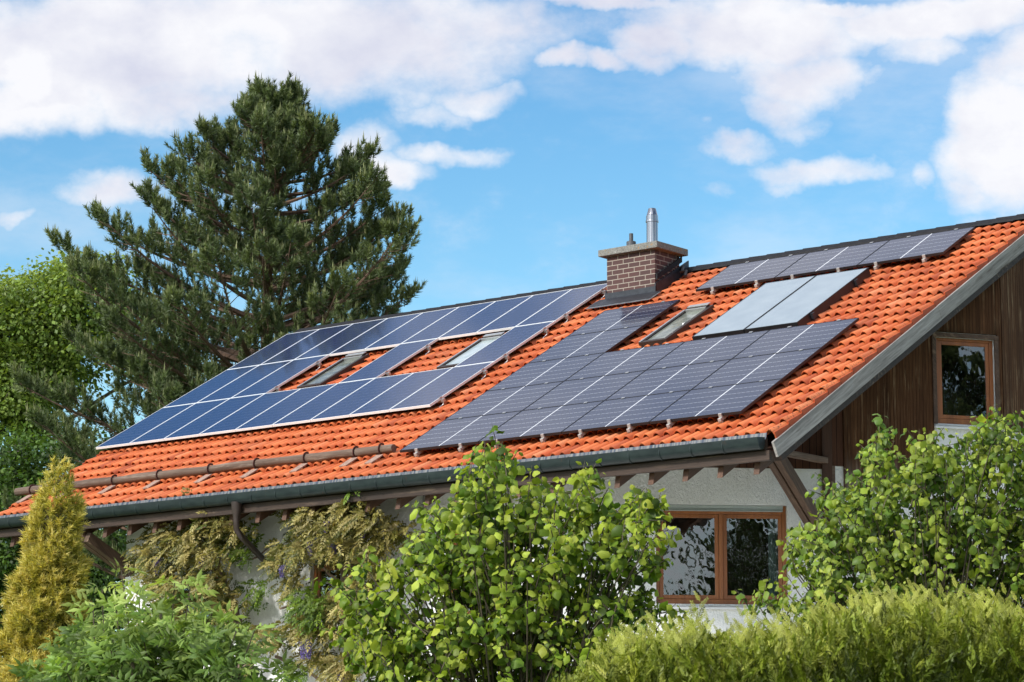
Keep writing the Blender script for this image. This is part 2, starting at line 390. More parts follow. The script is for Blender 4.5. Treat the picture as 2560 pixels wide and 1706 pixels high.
# rear slope slab, soffit, ridge
ridge = roof(0, V1, -.10); RY, RZ = ridge[1], ridge[2]
BV = np.array([0, math.cos(SL), -math.sin(SL)])
mb = MB(); mb.box((U0, RY, RZ-.12), (U1-U0, 0, 0), BV*9.4, (0, 0, -.1)); mb.build('rear_roof', 'clay_tile', house)
mb = MB()
mb.box(roof(U0+.03, -3.10, -.47), RU*(U1-U0-.06), RV*(V1+3.05), RN*.03)
mb.box(np.array([U0+.03, RY, RZ-.45]), (U1-U0-.06, 0, 0), BV*9.3, (0, 0, .03))
mb.build('soffit', 'soffit_boards', house)
mb = MB(); n = 44; L = (U1-U0+.12)/n
for k in range(n):
    x = U0-.06+k*L; e = .03; z = .012
    prof0 = [(-.21, -.125), (-.20, -.085), (-.10, -.020), (-.05, .010), (.0, .020), (.05, .010), (.10, -.020), (.2, -.085), (.21, -.125)]
    vs = [(x, RY+a, RZ+b+.0) for a, b in prof0]+[(x+L+e, RY+a*.93, RZ+b-z) for a, b in prof0]
    m9 = len(prof0)
    mb.add(vs, [(i, i+1, m9+i+1, m9+i) for i in range(m9-1)]+[tuple(range(m9))[::-1], tuple(range(m9, 2*m9))])
mb.build('ridge_cap', 'black_ridge', house)
# barge boards and verge rafters
for uu, t in ((U1+.005, .045), (U0-.05, .045)):
    o1 = None
    for a, b, dh in ((-3.16, 2.62, 0), (2.62, 7.0, .006)):
        mb = MB(); p = roof(uu, a, -.52+dh)
        ve = RV*(b-a); 
        mb.box(p, RU*(t+dh*.5), ve, RN*.255)
        mb.build('barge_board', 'weathered_barge', house, bevel=.006)
mb = MB(); mb.box(roof(U1-.14, -3.0, -.64), RU*.13, RV*9.8, RN*.2); mb.build('verge_rafter', 'beam_along', house)
mb = MB(); mb.box(roof(U0+.01, -3.0, -.64), RU*.13, RV*9.8, RN*.2); mb.build('verge_rafter', 'beam_along', house)
for k in range(27):
    u = .42+k*.672
    if u > 17.9: break
    mb = MB(); Y = -2.50+random.Random(k).uniform(-.015, .015); z = 4.235
    mb.box((u, Y, z), (.105, 0, 0), (0, 4.6, 4.6*math.tan(SL)), (0, .05, .27)); mb.build('rafter', 'rafter_wood', house, bevel=.006)
mb = MB(); mb.box((U0-.02, -2.625, 4.415), (U1-U0+.0, 0, 0), (0, .07, 0), (0, 0, .155)); mb.build('fascia_beam', 'beam_along', house, bevel=.006)
mb = MB(); mb.box((U0, -2.60, 4.571), (U1-U0-.1, 0, 0), (0, .05, .02), (0, 0, .2)); mb.build('fascia_board', 'beam_along', house)
# gutter
def gutter():
    r, c, t = .088, (-2.72, 4.675), .006
    out = [(c[0]-r, c[1]+.085)]+[(c[0]-r*math.cos(a), c[1]-r*1.12*math.sin(a)) for a in np.linspace(0, math.pi, 13)]+[(c[0]+r, c[1]+.10)]
    inn = [(c[0]+(y-c[0])*.93, c[1]+(z-c[1])*.93 + (.006 if z > c[1] else 0)) for y, z in out][::-1]
    lip = [(c[0]-r-.012, c[1]+.085), (c[0]-r-.012, c[1]+.068)]
    loop = lip[1:]+lip[:1]+[] + []
    prof = [lip[0], lip[1]]+out[0:1]*0+out[1:]+inn
    def ext(mb, prof, x0, x1):
        n = len(prof); vs = [(x0, y, z) for y, z in prof]+[(x1, y, z) for y, z in prof]
        mb.add(vs, [(i, (i+1) % n, n+(i+1) % n, n+i) for i in range(n)]+[tuple(range(n))[::-1], tuple(range(n, 2*n))])
    mb = MB(); ext(mb, prof, U0-.1, U1-.10)
    endp = out
    for x in (U0-.105, U1-.10): ext(mb, out, x, x+.006)
    g = mb.build('gutter', 'gutter_copper', house, smooth=True)
    x = U0+.15; k = 0
    while x < U1-.2:
        mb = MB(); o2 = [(c[0]+(y-c[0])*1.10, c[1]+(z-c[1])*1.10) for y, z in out[:-1]]
        ext(mb, o2+[(c[0]+(y-c[0])*1.01, c[1]+(z-c[1])*1.01) for y, z in out[:-1]][::-1], x, x+.028)
        mb.build('gutter_bracket', 'gutter_copper', g); x += .60; k += 1
    return g
gut = gutter()
mb = MB(); mb.box((U0-.02, -2.640, 4.74), (U1-U0-.05, 0, 0), (0, .035, .105), (0, .003, .001)); mb.build('drip_strip', 'drip_strip', house)
# ------------------------------------------------------------------ walls
A0 = atY(1320, 1300, -1.5)[:2]
dA = HR*math.cos(.066)+HF*math.sin(.066); nA = np.array([dA[1], -dA[0], 0])
dB = HR*math.cos(.288)+HF*math.sin(.288); nB = np.array([dB[1], -dB[0], 0])
A0 = np.array([A0[0], A0[1], 0])
def p3(a): return np.array([a[0], a[1], 0.0])
POST = p3(atplane(2068, 1250, A0, nA)); BEND = p3(atplane(2503, 950, POST, nB))
L0 = p3(atY(315, 1400, -1.3))
dF = (A0-L0)/np.linalg.norm(A0-L0); nF = np.array([dF[1], -dF[0], 0])
TS = math.tan(SL)
def soff(P): return Z0+TS*min(P[1], 2*RY-P[1])-.47/math.cos(SL)
class Facet:
    def __init__(s, P, d, n, L): s.P, s.d, s.n, s.L = P, d, n, L
    def sz(s, x, y, dn=0.0):
        q = atplane(x, y, s.P+s.n*dn, s.n); return (q-s.P)@s.d, q[2]
    def w(s, a, z, dn=0.0): return s.P+s.d*a+s.n*dn+np.array([0, 0, z])
FF = Facet(L0, dF, nF, np.linalg.norm(A0-L0)); FA = Facet(A0, dA, nA, np.linalg.norm(POST-A0)); FB = Facet(POST, dB, nB, np.linalg.norm(BEND-POST))
GZ = -1.0
wall = MB(); REV = .16
def facet_wall(fc, holes, top=None):
    cuts = sorted({0.0, fc.L, *[h[0] for h in holes], *[h[1] for h in holes]})
    for a, b in zip(cuts, cuts[1:]):
        m = (a+b)/2; hs = sorted([h for h in holes if h[0] <= m <= h[1]], key=lambda h: h[2])
        z = GZ; segs = []
        for h in hs: segs.append((z, h[2])); z = h[3]
        for z0, z1 in segs: wall.add([fc.w(a, z0), fc.w(b, z0), fc.w(b, z1), fc.w(a, z1)], [(0, 1, 2, 3)])
        ta, tb = soff(fc.w(a, 0)), soff(fc.w(b, 0))
        wall.add([fc.w(a, z), fc.w(b, z), fc.w(b, tb), fc.w(a, ta)], [(0, 1, 2, 3)])
    for s0, s1, z0, z1 in holes:
        c = [(s0, z0), (s1, z0), (s1, z1), (s0, z1)]
        for i in range(4):
            (a, z), (b, zz) = c[i], c[(i+1) % 4]
            wall.add([fc.w(a, z), fc.w(a, z, -REV), fc.w(b, zz, -REV), fc.w(b, zz)], [(0, 1, 2, 3)])
def hole(fc, x0, y0, x1, y1, xm=None):
    xm = xm or (x0+x1)/2
    s0 = fc.sz(x0, (y0+y1)/2)[0]; s1 = fc.sz(x1, (y0+y1)/2)[0]
    return (s0, s1, fc.sz(xm, y1)[1], fc.sz(xm, y0)[1])
hA = hole(FA, 1640, 1262, 1969, 1511, 1820)
hB = hole(FB, 2338, 848, 2484, 1062)
sM = FF.sz(1118, 1320)[0]; hM = (sM, sM+1.35, FF.sz(1223, 1545)[1], FF.sz(1130, 1308)[1])
sW = FF.sz(775, 1450)[0]; hW = (sW, sW+1.0, FF.sz(800, 1545)[1], FF.sz(800, 1396)[1])
sV = FF.sz(430, 1500)[0]; hV = (sV, sV+1.5, FF.sz(510, 1566)[1], FF.sz(510, 1430)[1])
facet_wall(FF, [hV, hW, hM]); facet_wall(FA, [hA]); facet_wall(FB, [hB])
YB = 2*RY-1.0
ring = [BEND, np.array([BEND[0], RY, 0]), np.array([BEND[0], YB, 0]), np.array([L0[0], YB, 0]), np.array([L0[0], RY, 0]), L0]
for a, b in zip(ring, ring[1:]):
    wall.add([(a[0], a[1], GZ), (b[0], b[1], GZ), (b[0], b[1], soff(b)), (a[0], a[1], soff(a))], [(0, 1, 2, 3)])
wall.build('wall', 'white_stucco', house)
# ---- cladding
bgro = dict(rough=.8, spec=.12)
wood('boards_gable', (.068, .029, .013), (.165, .078, .036), (0, 0, 1), groove=.062, gdir=tuple(dB), worn=(.36, .24, .14), weather=((0, 0, -1), -5.2, -4.3, (.30, .265, .225)), **bgro)
wood('boards_chamfer', (.070, .032, .020), (.13, .058, .034), (0, 0, 1), groove=.12, gdir=tuple(dA), **bgro)
def panel(fc, s0, s1, z0, m, dn=.03, z1=None, name='cladding', z0b=None):
    mb = MB(); z0b = z0 if z0b is None else z0b
    ta, tb = (z1, z1) if z1 is not None else (soff(fc.w(s0, 0))+.02, soff(fc.w(s1, 0))+.02)
    f = [fc.w(s0, z0, dn), fc.w(s1, z0b, dn), fc.w(s1, tb, dn), fc.w(s0, ta, dn)]; b = [fc.w(s0, z0, .002), fc.w(s1, z0b, .002), fc.w(s1, tb, .002), fc.w(s0, ta, .002)]
    mb.add(f+b, [(0, 1, 2, 3), (7, 6, 5, 4), (0, 4, 5, 1), (1, 5, 6, 2), (2, 6, 7, 3), (3, 7, 4, 0)])
    return mb.build(name, m, house)
panel(FA, 0.0, FA.L-.08, FA.sz(1880, 1171)[1], 'boards_chamfer')
sB0 = FB.sz(2106, 1050)[0]; sB1 = FB.sz(2331, 1000)[0]; sB2 = FB.sz(2492, 950)[0]
panel(FB, .10, sB0-.004, FB.sz(2095, 1166)[1], 'boards_chamfer', .02)
panel(FB, sB0, sB1, FB.sz(2200, 1228)[1], 'boards_gable', .05)
panel(FB, sB1+.003, sB2, hB[3]+.10, 'boards_gable', .045)
panel(FB, sB2+.003, FB.L-.003, FB.sz(2500, 1072)[1], 'boards_gable', .05)
FC = Facet(BEND, np.array([0, 1.0, 0]), np.array([1.0, 0, 0]), RY-BEND[1])
panel(FC, .003, FC.L, FB.sz(2500, 1072)[1], 'boards_gable', .045)
mb = MB()      # post at the corner of the chamfer and edge trim
mb.box(POST-dA*.085+nA*.0+np.array([0, 0, GZ]), dA*.17, nA*.07, (0, 0, soff(POST)-GZ+.1)); mb.build('corner_post', 'dark_post', house, bevel=.006)
mb = MB(); mb.box(FB.w(.075, GZ, .0), dB*.06, nB*.05, (0, 0, FB.sz(2095, 1166)[1]-GZ-.002)); mb.build('corner_trim', 'tie_wood', house)
# ---- tie beam, braces, purlins
def brace(P, ztie, zlow, ln, parent=house, w=.27):
    """double strut rising from wall point P at zlow to the free end of a tie beam ln metres out (towards -y)"""
    mb = MB(); a = P+np.array([0, .05, zlow]); b = P+np.array([0, -ln, ztie-.08])
    for k in (-1, 1): mb.beam(a+RU*k*(w/4+.012), b+RU*k*(w/4+.012), w/2-.012, .20)
    mb.beam(a+(b-a)*.02, b-(b-a)*.02, .05, .12)
    mb.build('brace', 'brace_wood', parent, bevel=.008)
zt = atplane(2075, 1153, POST, nA)[2]
ep = POST+np.array([0, -1.62, 0])
mb = MB(); mb.beam(POST+np.array([0, -.02, zt]), ep+np.array([0, -.15, zt]), .12, .10); mb.build('tie_beam', 'tie_wood', house, bevel=.006)
brace(POST+nA*.05, zt, atplane(2080, 1372, POST, nA)[2], 1.62)
zl = atY(315, 1432, -1.3)[2]
brace(L0+RU*.12, 4.36, zl, 1.18)
mb = MB(); mb.beam(L0+np.array([-1.2, .12, 4.74]), L0+np.array([.1, .12, 4.74]), .16, .2); mb.build('purlin', 'beam_along', house)
# ---- windows
def window(fc, h, mull=(), shutter=True, sill=True, curtain=False, surround=False, label=None, fr=.07, d0=-.10):
    s0, s1, z0, z1 = h
    zt = z1-(.10 if shutter else 0)
    win = empty('window'); win.parent = house
    if label: win['label'] = label
    mb = MB()
    def bar(a, b, c, d, dn=d0, t=.07): mb.box(fc.w(a, c, dn-t), fc.d*(b-a), fc.n*t, (0, 0, d-c))
    zb = z0
    bar(s0, s0+fr, zb, z1-.002); bar(s1-fr, s1, zb, z1-.002); bar(s0+fr, s1-fr, zb, zb+fr+.02); bar(s0+fr, s1-fr, zt-.05, zt)
    xs = [s0+fr]+[x for m in mull for x in (m-fr/2, m+fr/2)]+[s1-fr]
    for m in mull: bar(m-fr/2, m+fr/2, zb+fr+.02, zt-.05, d0+.006)
    mb.build('frame', 'window_timber', win, bevel=.006)
    for k in range(0, len(xs), 2):
        a, b = xs[k]+.004, xs[k+1]-.004; c, d = zb+fr+.024, zt-.054; w = .065
        mb = MB(); e = d0-.012
        def bar2(a, b, c, d): mb.box(fc.w(a, c, e-.05), fc.d*(b-a), fc.n*.05, (0, 0, d-c))
        bar2(a, a+w, c, d); bar2(b-w, b, c, d); bar2(a+w, b-w, c, c+w); bar2(a+w, b-w, d-w, d)
        sa = mb.build('sash', 'window_timber', win, bevel=.005)
        mb = MB(); mb.add([fc.w(a+w-.01, c+w-.01, e-.02), fc.w(b-w+.01, c+w-.01, e-.02), fc.w(b-w+.01, d-w+.01, e-.02), fc.w(a+w-.01, d-w+.01, e-.02)], [(0, 1, 2, 3)])
        mb.build('pane', 'window_glass', win)
    if shutter:
        mb = MB(); ds = -.06
        mb.box(fc.w(s0+.03, zt+.045, ds-.08), fc.d*(s1-s0-.09), fc.n*.09, (0, 0, z1-zt-.05))
        mb.box(fc.w(s0+.03, zt+.018, ds-.08), fc.d*(s1-s0-.09), fc.n*.075, (0, 0, .022))
        mb.box(fc.w(s0+.03, zt-.005, ds-.08), fc.d*(s1-s0-.09), fc.n*.085, (0, 0, .018))
        mb.build('roller_shutter', 'shutter_aluminium', win, bevel=.004)
    if sill:
        mb = MB(); mb.box(fc.w(s0-.05, z0-.065, -.12), fc.d*(s1-s0+.1), fc.n*.20, (0, 0, .03)); mb.box(fc.w(s0-.05, z0-.09, .055), fc.d*(s1-s0+.1), fc.n*.025, (0, 0, .055))
        mb.box(fc.w(s0, z0-.034, -.14), fc.d*(s1-s0), fc.n*.10, (0, 0, .032))
        mb.build('sill', 'white_aluminium', win, bevel=.004)
    if surround:
        mb = MB(); w = .075
        mb.box(fc.w(s0-w, z0-.02, .046), fc.d*w, fc.n*.035, (0, 0, z1-z0+.02)); mb.box(fc.w(s1, z0-.0, .046), fc.d*w, fc.n*.035, (0, 0, z1-z0))
        mb.box(fc.w(s0-w, z1+.0, .046), fc.d*(s1-s0+2*w), fc.n*.045, (0, 0, .075)); mb.build('surround', 'brace_wood', win, bevel=.005)
    if curtain:
        mb = MB(); a = s1-fr-.22; vs = []; n = 9
        for k in range(n):
            x = a+.02*k; q = -.24-.02*(k % 2)
            vs += [fc.w(x, z0+.1, q), fc.w(x, zt-.05, q)]
        mb.add(vs, [(2*k, 2*k+2, 2*k+3, 2*k+1) for k in range(n-1)]); mb.build('curtain', 'curtain_cloth', win)
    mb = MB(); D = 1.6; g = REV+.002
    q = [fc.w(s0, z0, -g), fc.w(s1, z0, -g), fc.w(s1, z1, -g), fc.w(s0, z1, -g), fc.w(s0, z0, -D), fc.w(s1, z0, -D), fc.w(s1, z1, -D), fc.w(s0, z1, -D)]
    mb.add(q, [(4, 5, 6, 7), (0, 1, 5, 4), (1, 2, 6, 5), (2, 3, 7, 6), (3, 0, 4, 7)]); mb.build('room_recess', 'unlit_room', win)
    return win
mA = FA.sz(1805, 1400)[0]
window(FA, hA, (mA,), curtain=True, label='wide two pane timber window under the eave corner')
window(FB, hB, (), shutter=False, surround=True, d0=.0, label='single tall timber window in the brown gable boards')
window(FF, hM, (), label='timber window half hidden behind the hazel bush')
window(FF, hW, (), label='timber window behind the right hand wisteria')
window(FF, hV, (), label='timber window behind the left hand wisteria')
# ---- downpipe, cables, conductor
dp = atY(690, 1420, -1.12); ot = atY(592, 1250, -2.72)
mb = MB()
mb.lathe((ot[0], -2.72, 4.28), [(.055, 0), (.06, .06), (.085, .16), (.10, .32), (.09, .33)], 14)
mb.tube([(ot[0], -2.72, 4.30), (ot[0], -2.71, 4.12), (ot[0]+.03, -2.62, 4.0), (dp[0]-.05, -1.25, 3.62), (dp[0], -1.12, 3.5), (dp[0], -1.12, 3.2), (dp[0], -1.12, GZ)], .058, 12)
dpo = mb.build('downpipe', 'dark_brown_paint', house, smooth=True)
for k, dx in enumerate((-.06, .03)):
    mb = MB(); r_ = random.Random(5+k)
    mb.tube([(dp[0]+dx+r_.uniform(-.035, .035), -1.185, z) for z in np.linspace(4.2 if k else 3.3, GZ, 14)], .009, 5); mb.build('cable', 'cable_sheath', dpo)
lc = FF.sz(1064, 1350)[0]
mb = MB(); mb.tube([FF.w(lc, z, .05) for z in (GZ, 2, 4.8)], .024, 8); mb.build('conductor_pipe', 'thin_wire_metal', house, smooth=True)
# ------------------------------------------------------------------ snow guard log
mb = MB(); lv, lh = -2.05, -.045; rr = random.Random(3)
pts = [roof(u, lv+rr.uniform(-.012, .012), lh+rr.uniform(-.008, .008)) for u in np.linspace(-.30, 9.80, 24)]
mb.tube(pts, [.077+rr.uniform(-.007, .007) for _ in pts], 14)
log = mb.build('snow_guard_log', 'weathered_log', house, smooth=True)
for u in (.18, 1.35, 2.58, 3.84, 5.22, 6.43, 7.69, 8.91, 9.52):
    mb = MB()
    arc = [roof(u, lv+.100*math.sin(a), lh+.100*math.cos(a)) for a in np.linspace(-2.2, .9, 12)]
    for p, q in zip(arc, arc[1:]): mb.beam(p, q+(q-p)*.15, .035, .012, up=RU)
    mb.build('log_bracket', 'rusty_iron', log)
    mb = MB(); mb.box(roof(u-.085, lv-.46, -.120), RU*.17, RV*.36, RN*.02); mb.build('bracket_plate', 'dusty_plate', log)
# ------------------------------------------------------------------ chimney
CY0 = 4.88; CX0 = 9.43; CX1 = atY(1637.6, 716, CY0)[0]
_d = ray(1698.7, 690); CY1 = (C+_d*((CX1-C[0])/_d[0]))[1]; CV = (CY0-.1)/math.cos(SL)
ztop = atY(1640, 618.8, CY0-.11)[2]
def uvbox(name, p, q, m, parent):
    mb = MB(); mb.aabb(p, q); o = mb.build(name, m, parent); me = o.data; uv = me.uv_layers.new(name='UVMap')
    for pl in me.polygons:
        for li in pl.loop_indices:
            v = me.vertices[me.loops[li].vertex_index].co; n = pl.normal
            if abs(n.y) > .5: t = (v.x-p[0]) if n.y < 0 else -(v.x-p[0])
            elif n.x > .5: t = (q[0]-p[0])+(v.y-p[1])
            else: t = -(v.y-p[1])
            uv.data[li].uv = (t, v.z-q[2])
    return o
chim = uvbox('chimney', (CX0, CY0, 8.6), (CX1, CY1, ztop), 'chimney_brick', house)
mb = MB(); o = .135; mb.aabb((CX0-o, CY0-o+.02, ztop), (CX1+o, CY1+o-.02, ztop+.135)); mb.build('chimney_cap', 'lichen_concrete', chim, bevel=.012)
zc = ztop+.135
fl = atY(1630.7, 606, (CY0+CY1)/2)
mb = MB(); s_ = 1.0; H = 0.86
mb.lathe((fl[0], fl[1], zc), [(.135, 0), (.135, .02), (.118, .04), (.118, .10), (.113, .105), (.113, .52), (.128, .525), (.128, .56), (.118, .565), (.118, .655), (.112, .66), (.108, .67), (.075, .80), (.070, .805), (.066, .79)], 32)
mb.build('flue', 'stainless_steel', chim, smooth=True)
vp = atY(1578, 606, (CY0+CY1)/2)
mb = MB(); mb.lathe((vp[0], vp[1], zc), [(.075, 0), (.095, .02), (.095, .20), (.088, .206), (.04, .21), (.04, .37), (.034, .372)], 20); mb.build('vent_pipe', 'grey_plastic_pipe', chim, smooth=True)
# flashings
t = .02
zf = [roof(0, (y-0)/math.cos(SL), -.16)[2] for y in (CY0, CY1)]
front_top = atY(1578, 725, CY0-.02)[2]
mb = MB(); zb = roof(0, CV-.02, -.16)[2]
mb.aabb((CX0-.03, CY0-.03, zb-.05), (CX1+.03, CY0, front_top))
mb.box(roof(CX0-.16, CV-.38, -.105), RU*(CX1-CX0+.32), RV*.40, RN*.02)
# stepped side upstand (slanted), parallel to the roof
for xx in (CX1, CX0-.03):
    a = np.array([xx, CY0-.02, zb-.05]); mb.box(a, (.03, 0, 0), (0, CY1-CY0+.3, (CY1-CY0+.3)*TS), (0, 0, .30))
mb.build('flashing', 'dark_sheet_metal', chim)
mb = MB(); a = np.array([CX1+.02, CY0+.0, zb+.33]); mb.box(a, (.035, 0, 0), (0, CY1-CY0+.02, (CY1-CY0+.02)*TS), (0, 0, .11)); mb.build('flashing_strip', 'black_ridge', chim)
mb = MB(); mb.box(roof(CX0-.20, CV-.46, -.098), RU*(CX1-CX0+.40), RV*.42, RN*.006); mb.build('apron', 'zinc_sheet', chim)
mb = MB(); mb.tube([(CX1+.05, CY1+.05, zb+.42+.3), (CX1+.12, CY1-.1, zb+.58), (CX1+.2, CY1-.05, zb+.60), (CX1+.28, CY1-.2, zb+.46)], .035, 8); mb.build('cable_bundle', 'black_frame', chim, smooth=True)
# ------------------------------------------------------------------ skylights
def skylight(cs, glass, label, h=-.05):
    P = [np.array(onroof(x, y, h)) for x, y in cs]
    u0 = (P[0][0]+P[3][0])/2; u1 = (P[1][0]+P[2][0])/2; v0 = (P[0][1]+P[1][1])/2; v1 = (P[2][1]+P[3][1])/2
    mb = MB(); b = .085; z0 = -.24
    def bx(a, c, d, e, h0, h1): mb.box(roof(a, d, h0), RU*(c-a), RV*(e-d), RN*(h1-h0))
    bx(u0, u0+b, v0, v1, z0, h); bx(u1-b, u1, v0, v1, z0, h); bx(u0+b, u1-b, v0, v0+b, z0, h); bx(u0+b, u1-b, v1-b*1.4, v1, z0, h+.03)
    s = mb.build('skylight', 'dark_brown_paint', house, bevel=.006); s['label'] = label
    mb = MB(); c = .03
    bx(u0+.006, u0+b-.03, v0+.02, v1-.1, h+.001, h+.012); bx(u0+b+.003, u1-b, v1-b-.08, v1-b*1.4, h-.05, h+.02); bx(u0+.1, u1-.06, v1-.10, v1+.01, h+.031, h+.05)
    mb.build('cover_strip', 'aluminium', s, bevel=.003)
    mb = MB(); bx(u0+b, u1-b, v0+b, v1-b, h-.05, h-.03); mb.build('pane', glass, s)
    mb = MB(); bx(u0-.10, u1+.10, v0-.16, v0, -.155, -.14); mb.build('skylight_apron', 'dark_sheet_metal', s)
    return s
skylight([(746.6, 967.8), (803, 960.2), (920, 884.3), (857.2, 894)], 'skylight_glass', 'open dark framed roof window between the blue panels')
skylight([(1101, 918.5), (1165, 909), (1261, 835), (1193.2, 847)], 'skylight_blind', 'roof window with pale blind partly under a blue panel')
skylight([(1602.5, 855.6), (1671.5, 847.3), (1778, 761.5), (1707, 774)], 'skylight_glass', 'dark framed roof window beside the pale collectors')
# ================================================================== SOLAR PANELS (things resting on the roof)
def place(o, u, v, h=0.0):
    o.location = tuple(roof(u, v, h)); o.rotation_euler = (SL, 0, 0)
ORD = ['first', 'second', 'third', 'fourth', 'fifth', 'sixth', 'seventh', 'eighth', 'ninth']
def panel_proto(name, W, H, lip, fm, gm, clamps):
    e = empty(name); t = .042
    mb = MB(); B = lambda a, b: mb.aabb(a, b)
    B((0, 0, -t), (W, lip, .003)); B((0, H-lip, -t), (W, H, .003)); B((0, lip, -t), (lip, H-lip, .003)); B((W-lip, lip, -t), (W, H-lip, .003))
    mb.build('frame', fm, e)
    mb = MB(); mb.aabb((lip*.9, lip*.9, -.03), (W-lip*.9, H-lip*.9, 0)); mb.build('cell_sheet', gm, e)
    return e
def clone(root, kids=None):
    r = root.copy(); COL.objects.link(r)
    for ch in (kids if kids is not None else root.children):
        c = ch.copy(); COL.objects.link(c); c.parent = r
    return r
Wl, Hl = 1.0, 2.107
pL = panel_proto('blue_solar_panel', Wl, Hl, .0145, 'white_aluminium', 'poly_cells', False)
kidsL = list(pL.children)
def addpart(root, name, m, fn, bevel=0):
    mb = MB(); fn(mb); return mb.build(name, m, root, bevel)
bl = 2.1191; first = True
hook_me = {}
for r_ in range(3):
    cols = [0, 1, 2, 5, 8] if r_ == 1 else list(range(9))
    for i, c_ in enumerate(cols):
        p = pL if first else clone(pL, kidsL); first = False
        place(p, c_*1.01, r_*bl)
        rn = ('bottom', 'middle', 'top')[r_]
        if r_ == 1 and c_ in (5, 8):
            lab = 'white framed blue solar panel alone between the two roof window gaps, middle row' if c_ == 5 else 'white framed blue solar panel at the right end of the middle row, over a roof window'.replace('white framed ', 'white-framed ')
        elif r_ == 1: lab = 'white framed blue solar panel, %s from left in the broken middle row' % ORD[i]
        else: lab = 'white framed blue solar panel, %s from left in the %s row of the left array' % (ORD[i], rn)
        tag(p, lab, 'solar panel', 'white framed blue panels of the left array')
        if c_ == 8 or (r_ == 1 and c_ in (2, 5)):
            for dv in (.34, 1.72):
                key = 'c%.2f' % dv
                if key not in hook_me:
                    mb = MB(); mb.aabb((Wl-.012, dv-.035, -.045), (Wl+.012, dv+.035, .012)); mb.aabb((Wl+.012, dv-.03, -.085), (Wl+.075, dv+.03, -.03)); mb.aabb((Wl-.5, dv-.02, -.09), (Wl+.05, dv+.02, -.045))
                    a = mb.build('end_clamp', 'aluminium', p)
                    mb = MB(); mb.tube([(Wl+.05, dv-.02, -.07), (Wl+.055, dv-.03, -.115), (Wl+.05, dv-.09, -.13), (Wl+.05, dv-.16, -.135), (Wl+.05, dv-.18, -.15), (Wl+.05, dv-.25, -.152)], .011, 6)
                    b = mb.build('roof_hook', 'aluminium', p, smooth=True); hook_me[key] = (a, b)
                else:
                    for q in hook_me[key]:
                        d = q.copy(); COL.objects.link(d); d.parent = p
Wr, Hr = 1.787, 1.346
pR = panel_proto('black_solar_panel', Wr, Hr, .010, 'black_frame', 'mono_cells', True)
mb = MB()
mb.aabb((.36, Hr-.02, .003), (.43, Hr+.024, .012)); cl1 = mb.build('mid_clamp', 'aluminium', pR)
mb = MB(); mb.aabb((1.36, Hr-.02, .003), (1.43, Hr+.024, .012)); cl2 = mb.build('mid_clamp', 'aluminium', pR)
kidsR = list(pR.children)
rail_src = []
def rails(p, first_):
    if not rail_src:
        for x in (.40, 1.40):
            mb = MB(); mb.aabb((x-.03, -.085, -.105), (x+.03, .5, -.052)); mb.aabb((x-.03, -.035, -.052), (x+.03, -.002, .012)); mb.aabb((x-.045, -.06, -.135), (x+.03, -.03, -.09))
            rail_src.append(mb.build('rail_end', 'dull_aluminium', p, bevel=.004))
    else:
        for q in rail_src:
            d = q.copy(); COL.objects.link(d); d.parent = p
cells = [('R', c, r) for r in range(3) for c in range(4)]+[('R', 0, 3), ('R', 0, 4)]+[('T', c, 0) for c in range(3)]
first = True; RN_ = ['bottom', 'second', 'third', 'fourth', 'fifth']
for kind, c_, r_ in cells:
    p = pR if first else clone(pR, kidsR)
    u, v = (10.1803, -2.347) if kind == 'R' else (12.0164, 4.9194)
    place(p, u+c_*1.7973, v+r_*1.3556)
    if kind == 'T': lab = 'black framed solar panel under the ridge, %s in the strip above the pale collectors' % ('left', 'middle', 'right')[c_]
    elif r_ == 3: lab = 'black framed solar panel left of the bare dark roof window, below the darkest one'
    elif r_ == 4: lab = 'black framed solar panel just below the chimney, half darkened by its reflection'
    else: lab = 'black framed solar panel, %s from left in the %s row of the right array' % (ORD[c_], RN_[r_])
    tag(p, lab, 'solar panel', 'black framed panels of the right array' if kind == 'R' else 'black framed panels under the ridge')
    if r_ == 0: rails(p, first)
    first = False
# thermal collectors
e = None
for k, (u0, lab) in enumerate(((13.82, 'pale grey flat thermal collector, left of the pair, beside the roof window'), (14.94, 'pale grey flat thermal collector, right of the pair, with black side showing'))):
    if e is None:
        e = empty('thermal_collector'); W, H = 1.105, 2.71
        mb = MB(); b = .02; d = .16
        mb.aabb((0, 0, -d), (W, b, .004)); mb.aabb((0, H-b, -d), (W, H, .004)); mb.aabb((0, b, -d), (b, H-b, .004)); mb.aabb((W-b, b, -d), (W, H-b, .004)); mb.build('casing', 'black_frame', e, bevel=.003)
        mb = MB(); mb.aabb((b, b, -.03), (W-b, H-b, 0)); mb.build('glass_cover', 'collector_glass', e)
        for dv in (.45, 2.1):
            mb = MB(); mb.aabb((W+.0, dv, -.12), (W+.05, dv+.09, -.02)); mb.aabb((W+.01, dv+.02, -.16), (W+.035, dv+.05, -.02)); mb.build('clamp', 'dark_sheet_metal', e)
        kids = list(e.children); o = e
    else: o = clone(e, kids)
    place(o, u0, 1.87, .02); tag(o, lab, 'solar collector', 'thermal collectors in the right array')
